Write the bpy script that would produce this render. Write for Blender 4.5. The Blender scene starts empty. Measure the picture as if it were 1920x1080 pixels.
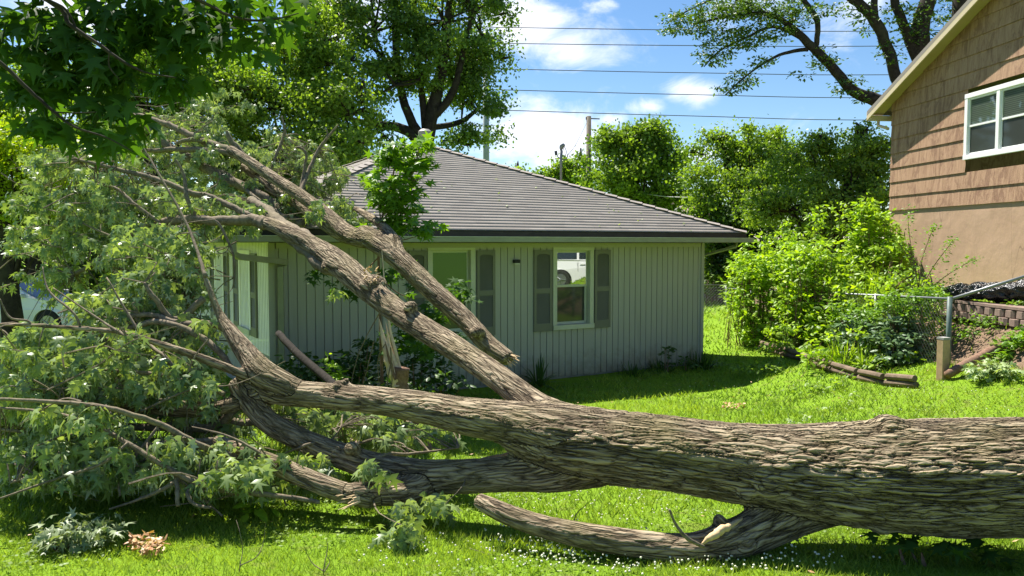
import bpy, bmesh, math, random
import numpy as np
from mathutils import Vector, Matrix, Quaternion, noise as mnoise
R = math.radians
random.seed(7); rng = np.random.default_rng(11)
S = bpy.context.scene
COL = S.collection

# ------------------------------------------------------------------ camera
CAM = Vector((0, 0, 2.4)); PITCH = R(3.21); FPX = 1478.0
cd = bpy.data.cameras.new('camera'); cam = bpy.data.objects.new('camera', cd); COL.objects.link(cam)
cam.location = CAM; cam.rotation_euler = (R(90) - PITCH, 0, 0)
cd.sensor_width = 36; cd.lens = 36 * FPX / 1920; cd.clip_start = .05; cd.clip_end = 2000
S.camera = cam
def ray(px, py):
    x = (px - 960) / FPX; z = -(py - 540) / FPX
    return Vector((x, math.cos(PITCH) + z * math.sin(PITCH), -math.sin(PITCH) + z * math.cos(PITCH)))
def P(px, py, Y):
    r = ray(px, py); return CAM + r * (Y / r.y)

# ------------------------------------------------------------------ sun, sky, exposure
SUN_EL = R(59); SDIR = Vector((-.6 * math.cos(SUN_EL), .8 * math.cos(SUN_EL), math.sin(SUN_EL)))
sl = bpy.data.lights.new('sun', 'SUN'); sl.energy = 5.0; sl.angle = R(.53); sl.color = (1, .95, .86)
so = bpy.data.objects.new('sun', sl); COL.objects.link(so); so.rotation_euler = SDIR.to_track_quat('Z', 'Y').to_euler()
S.view_settings.view_transform = 'Standard'; S.view_settings.look = 'None'; S.view_settings.exposure = 1.28; S.view_settings.gamma = 1
w = bpy.data.worlds.new('World'); S.world = w; w.use_nodes = True
nt = w.node_tree; nt.nodes.clear()
def wn(t, **k):
    n = nt.nodes.new(t)
    for a, b in k.items(): setattr(n, a, b)
    return n
def wmath(op, a, b=None, c=None):
    n = wn('ShaderNodeMath', operation=op)
    for i, v in enumerate((a, b, c)):
        if v is None: continue
        if isinstance(v, (int, float)): n.inputs[i].default_value = v
        else: nt.links.new(v, n.inputs[i])
    return n.outputs[0]
sky = wn('ShaderNodeTexSky', sky_type='NISHITA', sun_disc=False); sky.sun_elevation = SUN_EL
sky.sun_rotation = math.atan2(SDIR.x, SDIR.y); sky.altitude = 250; sky.air_density = 1.0; sky.dust_density = .15; sky.ozone_density = 3.0
tc = wn('ShaderNodeTexCoord')
def cn(scale, detail, rough, dist=0.):
    mp = wn('ShaderNodeMapping'); mp.inputs['Scale'].default_value = scale
    nt.links.new(tc.outputs['Generated'], mp.inputs[0])
    n = wn('ShaderNodeTexNoise'); n.inputs['Scale'].default_value = 1; n.inputs['Detail'].default_value = detail
    n.inputs['Roughness'].default_value = rough; n.inputs['Distortion'].default_value = dist
    nt.links.new(mp.outputs[0], n.inputs['Vector']); return n.outputs['Fac']
nbig = cn((9, 9, 16), 8, .62, .5)
dens = None
CLOUDS = [(1030, 250, 150, 62, 1.1), (960, 30, 95, 75, 1.0), (1075, 100, 90, 42, .7), (1310, 172, 62, 32, .8), (1215, 200, 42, 16, .6),
          (620, 10, 120, 60, 1.0), (10, 190, 110, 50, .9), (1140, 225, 40, 18, .9), (1310, 292, 90, 22, .8), (1130, 8, 30, 14, .6),
          (1560, 20, 260, 60, .45), (500, 160, 140, 50, .6), (110, 20, 120, 70, .8), (2500, 100, 500, 130, .9), (-900, 100, 500, 130, .9)]
for (cx, cy, rx, ry, a) in CLOUDS:
    d = ray(cx, cy).normalized()
    vm = wn('ShaderNodeVectorMath', operation='SUBTRACT'); nt.links.new(tc.outputs['Generated'], vm.inputs[0]); vm.inputs[1].default_value = d
    v2 = wn('ShaderNodeVectorMath', operation='MULTIPLY'); nt.links.new(vm.outputs[0], v2.inputs[0])
    v2.inputs[1].default_value = (FPX / rx, FPX / rx, FPX / ry)
    v3 = wn('ShaderNodeVectorMath', operation='LENGTH'); nt.links.new(v2.outputs[0], v3.inputs[0])
    m = wmath('MULTIPLY', wmath('MAXIMUM', wmath('SUBTRACT', 1.25, v3.outputs['Value']), 0), a)
    dens = m if dens is None else wmath('MAXIMUM', dens, m)
fac = wmath('ADD', dens, wmath('MULTIPLY', wmath('SUBTRACT', nbig, .5), 2.6))
mr = wn('ShaderNodeMapRange', interpolation_type='SMOOTHSTEP'); nt.links.new(fac, mr.inputs[0])
mr.inputs[1].default_value = .12; mr.inputs[2].default_value = 1.0; mr.inputs[4].default_value = .95
mix = wn('ShaderNodeMix', data_type='RGBA'); nt.links.new(mr.outputs[0], mix.inputs[0]); hs = wn('ShaderNodeHueSaturation'); hs.inputs['Saturation'].default_value = 1.15; nt.links.new(sky.outputs[0], hs.inputs['Color']); nt.links.new(hs.outputs[0], mix.inputs[6])
mix.inputs[7].default_value = (8.2, 8.5, 9.3, 1)
bg = wn('ShaderNodeBackground'); bg.inputs[1].default_value = .064; nt.links.new(mix.outputs[2], bg.inputs[0])
wo = wn('ShaderNodeOutputWorld'); nt.links.new(bg.outputs[0], wo.inputs[0])

# ------------------------------------------------------------------ object helpers
def tag(o, label=None, cat=None, group=None, kind=None):
    if label: o['label'] = label
    if cat: o['category'] = cat
    if group: o['group'] = group
    if kind: o['kind'] = kind
    return o
def empty(name, loc, label=None, cat=None, group=None):
    o = bpy.data.objects.new(name, None); COL.objects.link(o); o.location = loc; o.empty_display_size = .2
    return tag(o, label, cat, group)
def link(name, me, mat=None, parent=None, label=None, cat=None, group=None, kind=None):
    o = bpy.data.objects.new(name, me); COL.objects.link(o)
    if mat is not None and not me.materials: me.materials.append(mat)
    if parent is not None:
        o.parent = parent
        o.matrix_parent_inverse = Matrix.Translation(-root_loc(parent))
    return tag(o, label, cat, group, kind)
def root_loc(o):
    return o.location.copy() if o.type == 'EMPTY' else Vector((0, 0, 0))   # meshes are built in world coordinates
def np_mesh(name, V, F, smooth=False, attrs=None):
    V = np.asarray(V, dtype=np.float32); F = np.asarray(F, dtype=np.int32)
    me = bpy.data.meshes.new(name); k = F.shape[1]
    me.vertices.add(len(V)); me.vertices.foreach_set('co', V.ravel())
    me.loops.add(F.size); me.loops.foreach_set('vertex_index', F.ravel())
    me.polygons.add(len(F)); me.polygons.foreach_set('loop_start', np.arange(0, F.size, k, dtype=np.int32))
    if smooth: me.polygons.foreach_set('use_smooth', np.ones(len(F), dtype=bool))
    me.update(calc_edges=True)
    for n, a in (attrs or {}).items():
        a = np.asarray(a, dtype=np.float32)
        if a.ndim == 1: at = me.attributes.new(n, 'FLOAT', 'POINT'); at.data.foreach_set('value', a)
        else: at = me.attributes.new(n, 'FLOAT_VECTOR', 'POINT'); at.data.foreach_set('vector', a.ravel())
    me.validate(); return me
class MB:
    def __init__(s): s.v = []; s.f = []; s.uv = {}
    def add(s, vs, fs):
        b = len(s.v); s.v += [tuple(v) for v in vs]; s.f += [tuple(i + b for i in f) for f in fs]
    def box(s, c, sz, M=None):
        c = Vector(c); h = Vector(sz) / 2
        vs = [Vector((x * h.x, y * h.y, z * h.z)) for x in (-1, 1) for y in (-1, 1) for z in (-1, 1)]
        if M is not None: vs = [M @ v for v in vs]
        s.add([v + c for v in vs], [(0, 1, 3, 2), (4, 6, 7, 5), (0, 4, 5, 1), (2, 3, 7, 6), (0, 2, 6, 4), (1, 5, 7, 3)])
    def quad(s, a, b, c, d): s.add([a, b, c, d], [(0, 1, 2, 3)])
    def tube(s, pts, rad, n=6, caps=True, sub=1, wob=0):
        V, F, _ = tube_np(pts, rad, n, sub, wob); b = len(s.v)
        s.v += [tuple(v) for v in V]; s.f += [tuple(int(i) + b for i in f) for f in F]
        if caps:
            m = len(V) // n
            s.f.append(tuple(b + i for i in range(n))[::-1]); s.f.append(tuple(b + (m - 1) * n + i for i in range(n)))
    def mesh(s, name, smooth=False):
        me = bpy.data.meshes.new(name); me.from_pydata(s.v, [], s.f); me.update()
        if smooth: me.polygons.foreach_set('use_smooth', [True] * len(me.polygons))
        return me
    def build(s, name, mat, parent=None, smooth=False, bevel=0, **k):
        o = link(name, s.mesh(name, smooth), mat, parent, **k)
        if bevel:
            m = o.modifiers.new('bevel', 'BEVEL'); m.width = bevel; m.segments = 2; m.limit_method = 'ANGLE'
        return o
def catmull(pts, sub):
    pts = [np.array(p, float) for p in pts]
    if sub <= 1 or len(pts) < 3: 
        if sub <= 1: return np.array(pts)
    out = []; n = len(pts)
    for i in range(n - 1):
        p0 = pts[max(i - 1, 0)]; p1 = pts[i]; p2 = pts[i + 1]; p3 = pts[min(i + 2, n - 1)]
        for k in range(sub):
            t = k / sub
            out.append(.5 * ((2 * p1) + (-p0 + p2) * t + (2 * p0 - 5 * p1 + 4 * p2 - p3) * t * t + (-p0 + 3 * p1 - 3 * p2 + p3) * t ** 3))
    out.append(pts[-1]); return np.array(out)
def frames(C):
    T = np.gradient(C, axis=0); T /= np.maximum(np.linalg.norm(T, axis=1, keepdims=True), 1e-9)
    A = np.zeros_like(C); a = np.cross(T[0], [0, 0, 1.]); 
    if np.linalg.norm(a) < .1: a = np.cross(T[0], [1., 0, 0])
    a /= np.linalg.norm(a); A[0] = a
    for i in range(1, len(C)):
        a = a - T[i] * a.dot(T[i]); a /= max(np.linalg.norm(a), 1e-9); A[i] = a
    return T, A, np.cross(T, A)
def tube_np(pts, rad, n=6, sub=1, wob=0):
    rad = list(rad) if hasattr(rad, '__len__') else [rad] * len(pts)
    D = catmull([tuple(p) + (r,) for p, r in zip(pts, rad)], sub)
    C = D[:, :3]; r = np.maximum(D[:, 3], .0005)
    if wob: C = C + rng.normal(0, 1, C.shape) * (r * wob)[:, None]
    T, A, B = frames(C); th = np.linspace(0, 2 * math.pi, n, endpoint=False)
    V = C[:, None, :] + r[:, None, None] * (np.cos(th)[None, :, None] * A[:, None, :] + np.sin(th)[None, :, None] * B[:, None, :])
    m = len(C); i = np.arange(m - 1)[:, None] * n; j = np.arange(n)[None, :]; j2 = (j + 1) % n
    F = np.stack([i + j, i + j2, i + n + j2, i + n + j], -1).reshape(-1, 4)
    return V.reshape(-1, 3), F, (C, r, T, A, B)

# ------------------------------------------------------------------ materials
class NT:
    def __init__(s, name):
        s.m = bpy.data.materials.new(name); s.m.use_nodes = True; s.t = s.m.node_tree; s.t.nodes.clear()
        s.out = s.n('ShaderNodeOutputMaterial')
    def n(s, t, **k):
        x = s.t.nodes.new(t)
        for a, b in k.items(): setattr(x, a, b)
        return x
    def put(s, sock, v):
        if isinstance(v, bpy.types.NodeSocket): s.t.links.new(v, sock)
        elif v is not None:
            if hasattr(sock.default_value, '__len__') and hasattr(v, '__len__') and len(sock.default_value) == 4 and len(v) == 3: v = (*v, 1)
            sock.default_value = v
    def coord(s, kind='Object', scale=(1, 1, 1), attr=None):
        if attr: o = s.n('ShaderNodeAttribute', attribute_name=attr).outputs['Vector']
        else: o = s.n('ShaderNodeTexCoord').outputs[kind]
        m = s.n('ShaderNodeMapping'); s.put(m.inputs[0], o); m.inputs['Scale'].default_value = scale; return m.outputs[0]
    def noise(s, vec, scale=1, detail=4, rough=.55, dist=0):
        x = s.n('ShaderNodeTexNoise'); s.put(x.inputs['Vector'], vec); x.inputs['Scale'].default_value = scale
        x.inputs['Detail'].default_value = detail; x.inputs['Roughness'].default_value = rough; x.inputs['Distortion'].default_value = dist
        return x.outputs['Fac']
    def math(s, op, a, b=None):
        x = s.n('ShaderNodeMath', operation=op); s.put(x.inputs[0], a)
        if b is not None: s.put(x.inputs[1], b)
        return x.outputs[0]
    def ramp(s, f, stops):
        x = s.n('ShaderNodeValToRGB'); s.put(x.inputs[0], f); e = x.color_ramp.elements
        while len(e) < len(stops): e.new(.5)
        for q, (p, c) in zip(e, stops): q.position = p; q.color = (*c, 1) if len(c) == 3 else c
        return x.outputs[0]
    def mix(s, f, a, b, mode='MIX'):
        x = s.n('ShaderNodeMix', data_type='RGBA', blend_type=mode); s.put(x.inputs[0], f); s.put(x.inputs[6], a); s.put(x.inputs[7], b)
        return x.outputs[2]
    def bump(s, h, strength=.5, dist=.01, nrm=None):
        x = s.n('ShaderNodeBump'); s.put(x.inputs['Height'], h); x.inputs['Strength'].default_value = strength; x.inputs['Distance'].default_value = dist
        if nrm is not None: s.put(x.inputs['Normal'], nrm)
        return x.outputs[0]
    def pbr(s, col, rough=.7, nrm=None, metal=0, spec=.4, coat=0):
        b = s.n('ShaderNodeBsdfPrincipled'); s.put(b.inputs['Base Color'], col); s.put(b.inputs['Roughness'], rough)
        b.inputs['Metallic'].default_value = metal; b.inputs['Specular IOR Level'].default_value = spec; b.inputs['Coat Weight'].default_value = coat
        if nrm is not None: s.put(b.inputs['Normal'], nrm)
        return b.outputs[0]
    def done(s, sh): s.put(s.out.inputs[0], sh); return s.m
def simple(name, c, rough=.6, var=.15, scale=3, bump=.15, metal=0, spec=.4):
    t = NT(name); co = t.coord('Object', (scale,) * 3); f = t.noise(co, 1, 6, .65)
    a = tuple(x * (1 - var) for x in c); b = tuple(min(x * (1 + var), 1) for x in c)
    g = t.noise(co, 14, 4, .6)
    return t.done(t.pbr(t.ramp(f, [(.3, a), (.7, b)]), rough, t.bump(g, bump, .004), metal, spec))
def leafmat(name, dark, light, under=None, trans=.4, rough=.45, tcol=None):
    t = NT(name); v = t.n('ShaderNodeAttribute', attribute_name='var').outputs['Fac']
    col = t.ramp(v, [(0, dark), (.55, tuple((a + b) / 2 for a, b in zip(dark, light))), (1, light)])
    if under:
        bf = t.n('ShaderNodeNewGeometry').outputs['Backfacing']; c2 = t.mix(bf, col, under)
    else: c2 = col
    b = t.pbr(c2, rough, spec=.35)
    tr = t.n('ShaderNodeBsdfTranslucent'); t.put(tr.inputs[0], t.mix(1.0, col, tcol or (1.25, 1.25, .3), 'MULTIPLY') if True else col)
    m = t.n('ShaderNodeMixShader'); m.inputs[0].default_value = trans; t.put(m.inputs[1], b); t.put(m.inputs[2], tr.outputs[0])
    return t.done(m.outputs[0])
M = {}
def barkmat(name, lo, hi, moss, attr=True, scale=1., disp=True):
    t = NT(name)
    if attr: base = t.n('ShaderNodeAttribute', attribute_name='bark').outputs['Vector']
    else: base = t.n('ShaderNodeTexCoord').outputs['Object']
    def co(sc):
        m = t.n('ShaderNodeMapping'); t.put(m.inputs[0], base); m.inputs['Scale'].default_value = sc; return m.outputs[0]
    if attr:
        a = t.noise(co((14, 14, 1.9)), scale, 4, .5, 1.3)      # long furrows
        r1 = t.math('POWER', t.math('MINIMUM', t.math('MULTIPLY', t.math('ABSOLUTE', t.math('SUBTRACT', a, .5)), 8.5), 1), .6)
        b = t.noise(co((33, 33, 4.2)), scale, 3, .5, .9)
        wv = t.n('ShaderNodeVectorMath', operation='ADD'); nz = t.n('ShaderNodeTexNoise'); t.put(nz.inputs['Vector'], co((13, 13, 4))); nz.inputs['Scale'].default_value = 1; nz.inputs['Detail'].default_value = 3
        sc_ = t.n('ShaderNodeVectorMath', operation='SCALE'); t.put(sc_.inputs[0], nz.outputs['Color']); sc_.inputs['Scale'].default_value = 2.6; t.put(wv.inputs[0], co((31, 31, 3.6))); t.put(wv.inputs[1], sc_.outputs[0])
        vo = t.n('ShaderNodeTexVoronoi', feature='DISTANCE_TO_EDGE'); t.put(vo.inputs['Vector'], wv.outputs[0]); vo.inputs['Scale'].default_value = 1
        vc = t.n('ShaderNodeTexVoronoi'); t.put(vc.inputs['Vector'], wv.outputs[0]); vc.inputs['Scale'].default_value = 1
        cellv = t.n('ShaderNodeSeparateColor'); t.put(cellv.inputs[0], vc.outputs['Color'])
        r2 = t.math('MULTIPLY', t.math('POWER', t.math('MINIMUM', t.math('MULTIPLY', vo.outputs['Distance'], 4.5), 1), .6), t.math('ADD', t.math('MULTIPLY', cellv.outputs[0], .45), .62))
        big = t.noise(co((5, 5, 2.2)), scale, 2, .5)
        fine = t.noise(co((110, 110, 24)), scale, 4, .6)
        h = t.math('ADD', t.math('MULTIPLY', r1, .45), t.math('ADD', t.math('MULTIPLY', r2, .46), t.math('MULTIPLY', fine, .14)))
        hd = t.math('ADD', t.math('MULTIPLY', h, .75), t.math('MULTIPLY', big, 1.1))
    else:
        a = t.noise(co((30, 30, 30)), scale, 4, .6, .4); fine = t.noise(co((110, 110, 110)), scale, 3, .6); h = t.math('ADD', a, t.math('MULTIPLY', fine, .3)); hd = h
        big = t.noise(co((3, 3, 3)), 1, 2)
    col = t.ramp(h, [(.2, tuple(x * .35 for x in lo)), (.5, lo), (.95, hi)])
    patch = t.noise(t.coord('Object', (2.2, 2.2, 2.2)), 1, 5, .6)
    col = t.mix(t.ramp(patch, [(.5, (0, 0, 0)), (.68, (.55, .55, .55))]), col, moss)
    lich = t.noise(t.coord('Object', (26, 26, 26)), 1, 5, .7)
    col = t.mix(t.ramp(lich, [(.66, (0, 0, 0)), (.72, (.4, .4, .4))]), col, (.42, .44, .36))
    nb = t.bump(h, .9, .012 if attr else .004)
    sh = t.pbr(col, .92, nb, spec=.15)
    if disp and attr:
        rad = t.n('ShaderNodeAttribute', attribute_name='rad').outputs['Fac']
        d = t.n('ShaderNodeDisplacement'); t.put(d.inputs['Height'], hd); d.inputs['Midlevel'].default_value = 1.1
        t.put(d.inputs['Scale'], t.math('MULTIPLY', rad, .095)); t.put(t.out.inputs['Displacement'], d.outputs[0])
        t.m.displacement_method = 'BOTH'
    return t.done(sh)
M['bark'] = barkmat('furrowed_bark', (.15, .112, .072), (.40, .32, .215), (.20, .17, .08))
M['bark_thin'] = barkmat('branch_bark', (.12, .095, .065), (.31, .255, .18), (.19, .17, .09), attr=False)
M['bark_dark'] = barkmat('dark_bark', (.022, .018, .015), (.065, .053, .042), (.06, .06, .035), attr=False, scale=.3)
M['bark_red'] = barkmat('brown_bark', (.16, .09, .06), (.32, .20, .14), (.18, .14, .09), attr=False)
M['maple'] = leafmat('silver_maple_leaf', (.075, .135, .045), (.36, .455, .165), (.56, .62, .48), .33, .36)
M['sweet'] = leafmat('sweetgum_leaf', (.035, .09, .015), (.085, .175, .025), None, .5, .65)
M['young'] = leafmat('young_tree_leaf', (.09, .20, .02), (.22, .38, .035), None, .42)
M['cotton'] = leafmat('cottonwood_leaf', (.065, .13, .026), (.21, .33, .07), None, .48)
M['mid'] = leafmat('maple_crown_leaf', (.09, .175, .026), (.29, .42, .065), None, .5)
M['yel'] = leafmat('yellow_green_leaf', (.18, .30, .014), (.42, .50, .02), None, .5)
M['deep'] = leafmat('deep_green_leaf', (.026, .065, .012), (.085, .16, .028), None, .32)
M['bright'] = leafmat('bright_shrub_leaf', (.18, .34, .02), (.42, .58, .04), None, .48)
M['bluish'] = leafmat('grey_green_leaf', (.06, .12, .045), (.15, .24, .10), (.3, .36, .25), .25)
M['elm'] = leafmat('elm_leaf', (.04, .09, .016), (.11, .19, .035), None, .38)
M['pale'] = leafmat('wilted_pale_leaf', (.20, .30, .10), (.42, .50, .22), None, .3)
M['wilt'] = leafmat('wilted_leaf', (.12, .17, .07), (.32, .38, .20), (.38, .43, .30), .25)
M['brownleaf'] = leafmat('dry_leaf', (.32, .14, .05), (.62, .42, .22), None, .2)
M['grass'] = leafmat('grass_blade', (.12, .21, .02), (.34, .44, .055), None, .42, .55, (1.15, 1.2, .45))
M['clover'] = simple('clover_flower', (.72, .70, .55), .8, .1)
M['wood_pale'] = simple('torn_pale_wood', (.62, .44, .24), .8, .3, 12, .6)
M['wood_white'] = simple('bare_sapwood', (.68, .50, .36), .7, .25, 10, .5)

# ------------------------------------------------------------------ ground
def sm(t): t = min(max(t, 0), 1); return t * t * (3 - 2 * t)
def lin(x, pts):
    if x <= pts[0][0]: return pts[0][1]
    for (a, b), (c, d) in zip(pts, pts[1:]):
        if x <= c: return b + (d - b) * (x - a) / (c - a)
    return pts[-1][1]
RB = [(4, 0), (5.5, .28), (7, .62), (7.62, 1.1), (7.68, 1.12), (7.86, 1.42), (9, 1.5), (60, 1.6)]
RN = [(3.5, 0), (8, .35), (15, .3), (19, .7), (30, 2.6), (60, 6), (400, 14)]
def G0(x, y):
    base = lin(y, [(-40, 1.6), (-6, 1.15), (0, .82), (3.8, .65), (5.5, .5), (11, .04), (12.5, -.03), (300, -.03)])
    wgt = sm((y - 8.6) / 2.3)
    return base + wgt * lin(x, RB) + (1 - wgt) * lin(x, RN)
def G(x, y):
    return G0(x, y) + .03 * mnoise.noise(Vector((x * .5, y * .5, 0))) + .012 * mnoise.noise(Vector((x * 2.3, y * 2.3, 3)))
def PG(px, py, lift=0):
    r = ray(px, py); t = 1.0
    while t < 300:
        p = CAM + r * t
        if p.z < G(p.x, p.y) + lift: return p
        t += .02
    return CAM + r * 60
def axis(lo, hi, step, far):
    a = list(np.arange(lo, hi + 1e-6, step)); s = step; x = hi
    while x < far: s *= 1.35; x += s; a.append(x)
    s = step; x = lo
    while x > -far: s *= 1.35; x -= s; a.insert(0, x)
    return a
xs = axis(-10, 11, .14, 700); ys = axis(1.5, 24, .14, 700)
gv = [(x, y, G(x, y)) for y in ys for x in xs]; nx = len(xs)
gf = [(j * nx + i, j * nx + i + 1, (j + 1) * nx + i + 1, (j + 1) * nx + i) for j in range(len(ys) - 1) for i in range(nx - 1)]
t = NT('lawn_soil'); co = t.coord('Object', (1, 1, 1))
f1 = t.noise(co, .9, 6, .6); f2 = t.noise(co, 30, 5, .7); f3 = t.noise(co, 5, 4, .6)
c = t.mix(f2, (.09, .18, .012), (.22, .35, .02)); c = t.mix(t.ramp(f1, [(.4, (0, 0, 0)), (.75, (.6, .6, .6))]), c, (.2, .32, .02))
c = t.mix(t.ramp(f3, [(.55, (0, 0, 0)), (.7, (.6, .6, .6))]), c, (.17, .14, .06))
# bare mulch on the bank
sx = t.n('ShaderNodeSeparateXYZ'); t.put(sx.inputs[0], t.n('ShaderNodeTexCoord').outputs['Object'])
bank = t.math('MULTIPLY', t.math('GREATER_THAN', t.math('ADD', sx.outputs[0], t.math('MULTIPLY', f3, .5)), 6.95), t.math('GREATER_THAN', t.math('ADD', sx.outputs[1], t.math('MULTIPLY', f3, .8)), 10.9))
bank = t.math('MULTIPLY', bank, t.math('LESS_THAN', sx.outputs[0], 7.75))
mul = t.ramp(t.noise(co, 45, 4, .8), [(.3, (.07, .045, .03)), (.55, (.22, .15, .10)), (.75, (.38, .29, .2))])
c = t.mix(bank, c, mul)
M['ground'] = t.done(t.pbr(c, .95, t.bump(f2, .9, .03), spec=.1))
g = MB(); g.v = gv; g.f = gf
g.build('lawn', M['ground'], smooth=True, kind='structure')

# ------------------------------------------------------------------ leaf scattering
def tpl_fan(outline, ctr=(0, .4), droop=.25, fold=.25):
    pts = [ctr] + outline; V = np.array([(x, y, -droop * y * y - fold * abs(x) * .6) for x, y in pts]); V[0, 2] += .03
    n = len(outline); F = np.array([(0, 1 + i, 1 + (i + 1) % n) for i in range(n)])
    return V, F
h = [(0, 0), (.38, .06), (.12, .31), (.52, .64), (.12, .55)]
T_MAPLE = tpl_fan(h + [(0, 1)] + [(-x, y) for x, y in h[:0:-1]], (0, .38), .42, .35)
def star(rt, rs, n=5):
    o = [(0.05, 0)]
    tips = [-25, 30, 90, 150, 205]; rr = [.62, .78, .86, .78, .62]
    for i, (a, r) in enumerate(zip(tips, rr)):
        o.append((r * math.cos(R(a)), .36 + r * math.sin(R(a))))
        if i < 4: b = (tips[i] + tips[i + 1]) / 2; o.append((rs * math.cos(R(b)), .36 + rs * math.sin(R(b))))
    o.append((-.05, 0)); return o
T_STAR = tpl_fan(star(1, .27), (0, .34), .12, .12)
T_OVAL = tpl_fan([(0, 0), (.22, .3), (.2, .65), (0, 1), (-.2, .65), (-.22, .3)], (0, .5), .2, .5)
T_DIA = (np.array([(0, 0, 0), (.34, .45, -.1), (0, 1, -.18), (-.34, .45, -.1)]), np.array([(0, 1, 2), (0, 2, 3)]))
T_BLADE = (np.array([(-.5, 0, 0), (.5, 0, 0), (0, 1, 0)]), np.array([(0, 1, 2)]))
def leaves(pos, tip, nrm, size, tpl, var=None, wide=1.):
    """arrays of leaves: base pos, tip direction, face normal, size"""
    pos = np.asarray(pos, float); n = len(pos); tip = np.asarray(tip, float); nrm = np.asarray(nrm, float)
    tip = tip / np.maximum(np.linalg.norm(tip, axis=1, keepdims=True), 1e-6)
    x = np.cross(tip, nrm); x /= np.maximum(np.linalg.norm(x, axis=1, keepdims=True), 1e-6)
    z = np.cross(x, tip); size = np.broadcast_to(np.asarray(size, float), (n,))
    tv, tf = tpl; k = len(tv)
    V = pos[:, None, :] + size[:, None, None] * (tv[None, :, 0:1] * wide * x[:, None, :] + tv[None, :, 1:2] * tip[:, None, :] + tv[None, :, 2:3] * z[:, None, :])
    F = tf[None, :, :] + (np.arange(n) * k)[:, None, None]
    if var is None: var = rng.random(n)
    return V.reshape(-1, 3), F.reshape(-1, 3), np.repeat(var, k)
def rdir(n):
    v = rng.normal(size=(n, 3)); return v / np.linalg.norm(v, axis=1, keepdims=True)
def leafobj(name, parts, mat, parent=None, **k):
    V = []; F = []; A = []; b = 0
    for v, f, a in parts: V.append(v); F.append(f + b); A.append(a); b += len(v)
    me = np_mesh(name, np.concatenate(V), np.concatenate(F), attrs={'var': np.concatenate(A)})
    return link(name, me, mat, parent, **k)

# ------------------------------------------------------------------ green house
WD = Vector((.861, .509, 0)); WN = Vector((.509, -.861, 0))         # along the front wall, out of the front wall
CR = Vector((3.83, 15.8, 0)); WL = 8.55                                # right front corner, wall length
ZT = 2.42
def HW(t, o, z): return CR - WD * t + WN * o + Vector((0, 0, z))       # t metres left of right corner, o metres outward
def t_at(px, o=0):
    k = (px - 960) / FPX; c0 = CR + WN * o
    return (c0.x - k * c0.y) / (WD.x - k * WD.y)
t = NT('painted_siding'); co = t.coord('Object', (1, 1, 1)); f = t.noise(co, 1.3, 5, .6); st = t.noise(t.coord('Object', (9, 9, .7)), 1, 5, .6)
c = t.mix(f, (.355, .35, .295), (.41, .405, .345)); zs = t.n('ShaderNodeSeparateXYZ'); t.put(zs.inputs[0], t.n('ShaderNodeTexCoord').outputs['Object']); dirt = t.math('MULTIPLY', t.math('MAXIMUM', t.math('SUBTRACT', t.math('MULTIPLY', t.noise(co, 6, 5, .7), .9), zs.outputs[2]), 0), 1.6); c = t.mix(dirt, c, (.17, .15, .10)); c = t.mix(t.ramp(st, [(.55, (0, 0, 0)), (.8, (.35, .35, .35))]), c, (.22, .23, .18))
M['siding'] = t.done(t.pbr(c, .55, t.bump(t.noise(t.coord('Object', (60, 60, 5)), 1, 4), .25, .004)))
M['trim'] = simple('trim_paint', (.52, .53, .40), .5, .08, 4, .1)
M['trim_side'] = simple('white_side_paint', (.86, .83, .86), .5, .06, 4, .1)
M['shutter'] = simple('shutter_plastic', (.165, .165, .125), .5, .08, 3, .1)
M['gutter'] = simple('gutter_metal', (.26, .27, .195), .4, .12, 5, .1)
M['lip'] = simple('bare_metal_edge', (.55, .55, .48), .4, .2, 9, .1)
M['black'] = simple('black_flashing', (.018, .017, .017), .6, .4, 7, .2)
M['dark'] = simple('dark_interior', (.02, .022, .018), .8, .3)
M['conc'] = simple('concrete', (.30, .29, .27), .9, .2, 4, .5)
t = NT('window_glass'); gl = t.n('ShaderNodeBsdfGlossy'); gl.inputs[0].default_value = (.85, .9, .88, 1); gl.inputs['Roughness'].default_value = .012
d = t.pbr((.012, .015, .012), .3); fr = t.n('ShaderNodeLayerWeight'); fr.inputs[0].default_value = .5
m = t.n('ShaderNodeMixShader'); m.inputs[0].default_value = .44; t.put(m.inputs[1], d); t.put(m.inputs[2], gl.outputs[0]); M['glass'] = t.done(m.outputs[0])
t = NT('dimmed_reflection_glass'); gl = t.n('ShaderNodeBsdfGlossy'); gl.inputs[0].default_value = (.35, .5, .5, 1); gl.inputs['Roughness'].default_value = .03
d = t.pbr((.02, .03, .022), .3); m = t.n('ShaderNodeMixShader'); m.inputs[0].default_value = .12; t.put(m.inputs[1], d); t.put(m.inputs[2], gl.outputs[0]); M['glass_dim'] = t.done(m.outputs[0])  # reflection dimmed and tinted in the material to imitate a shaded lawn
t = NT('screened_glass'); gl = t.n('ShaderNodeBsdfGlossy'); gl.inputs[0].default_value = (.6, .65, .6, 1); gl.inputs['Roughness'].default_value = .05
d = t.pbr((.022, .026, .02), .5); m = t.n('ShaderNodeMixShader'); m.inputs[0].default_value = .07; t.put(m.inputs[1], d); t.put(m.inputs[2], gl.outputs[0]); M['screen'] = t.done(m.outputs[0])

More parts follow.
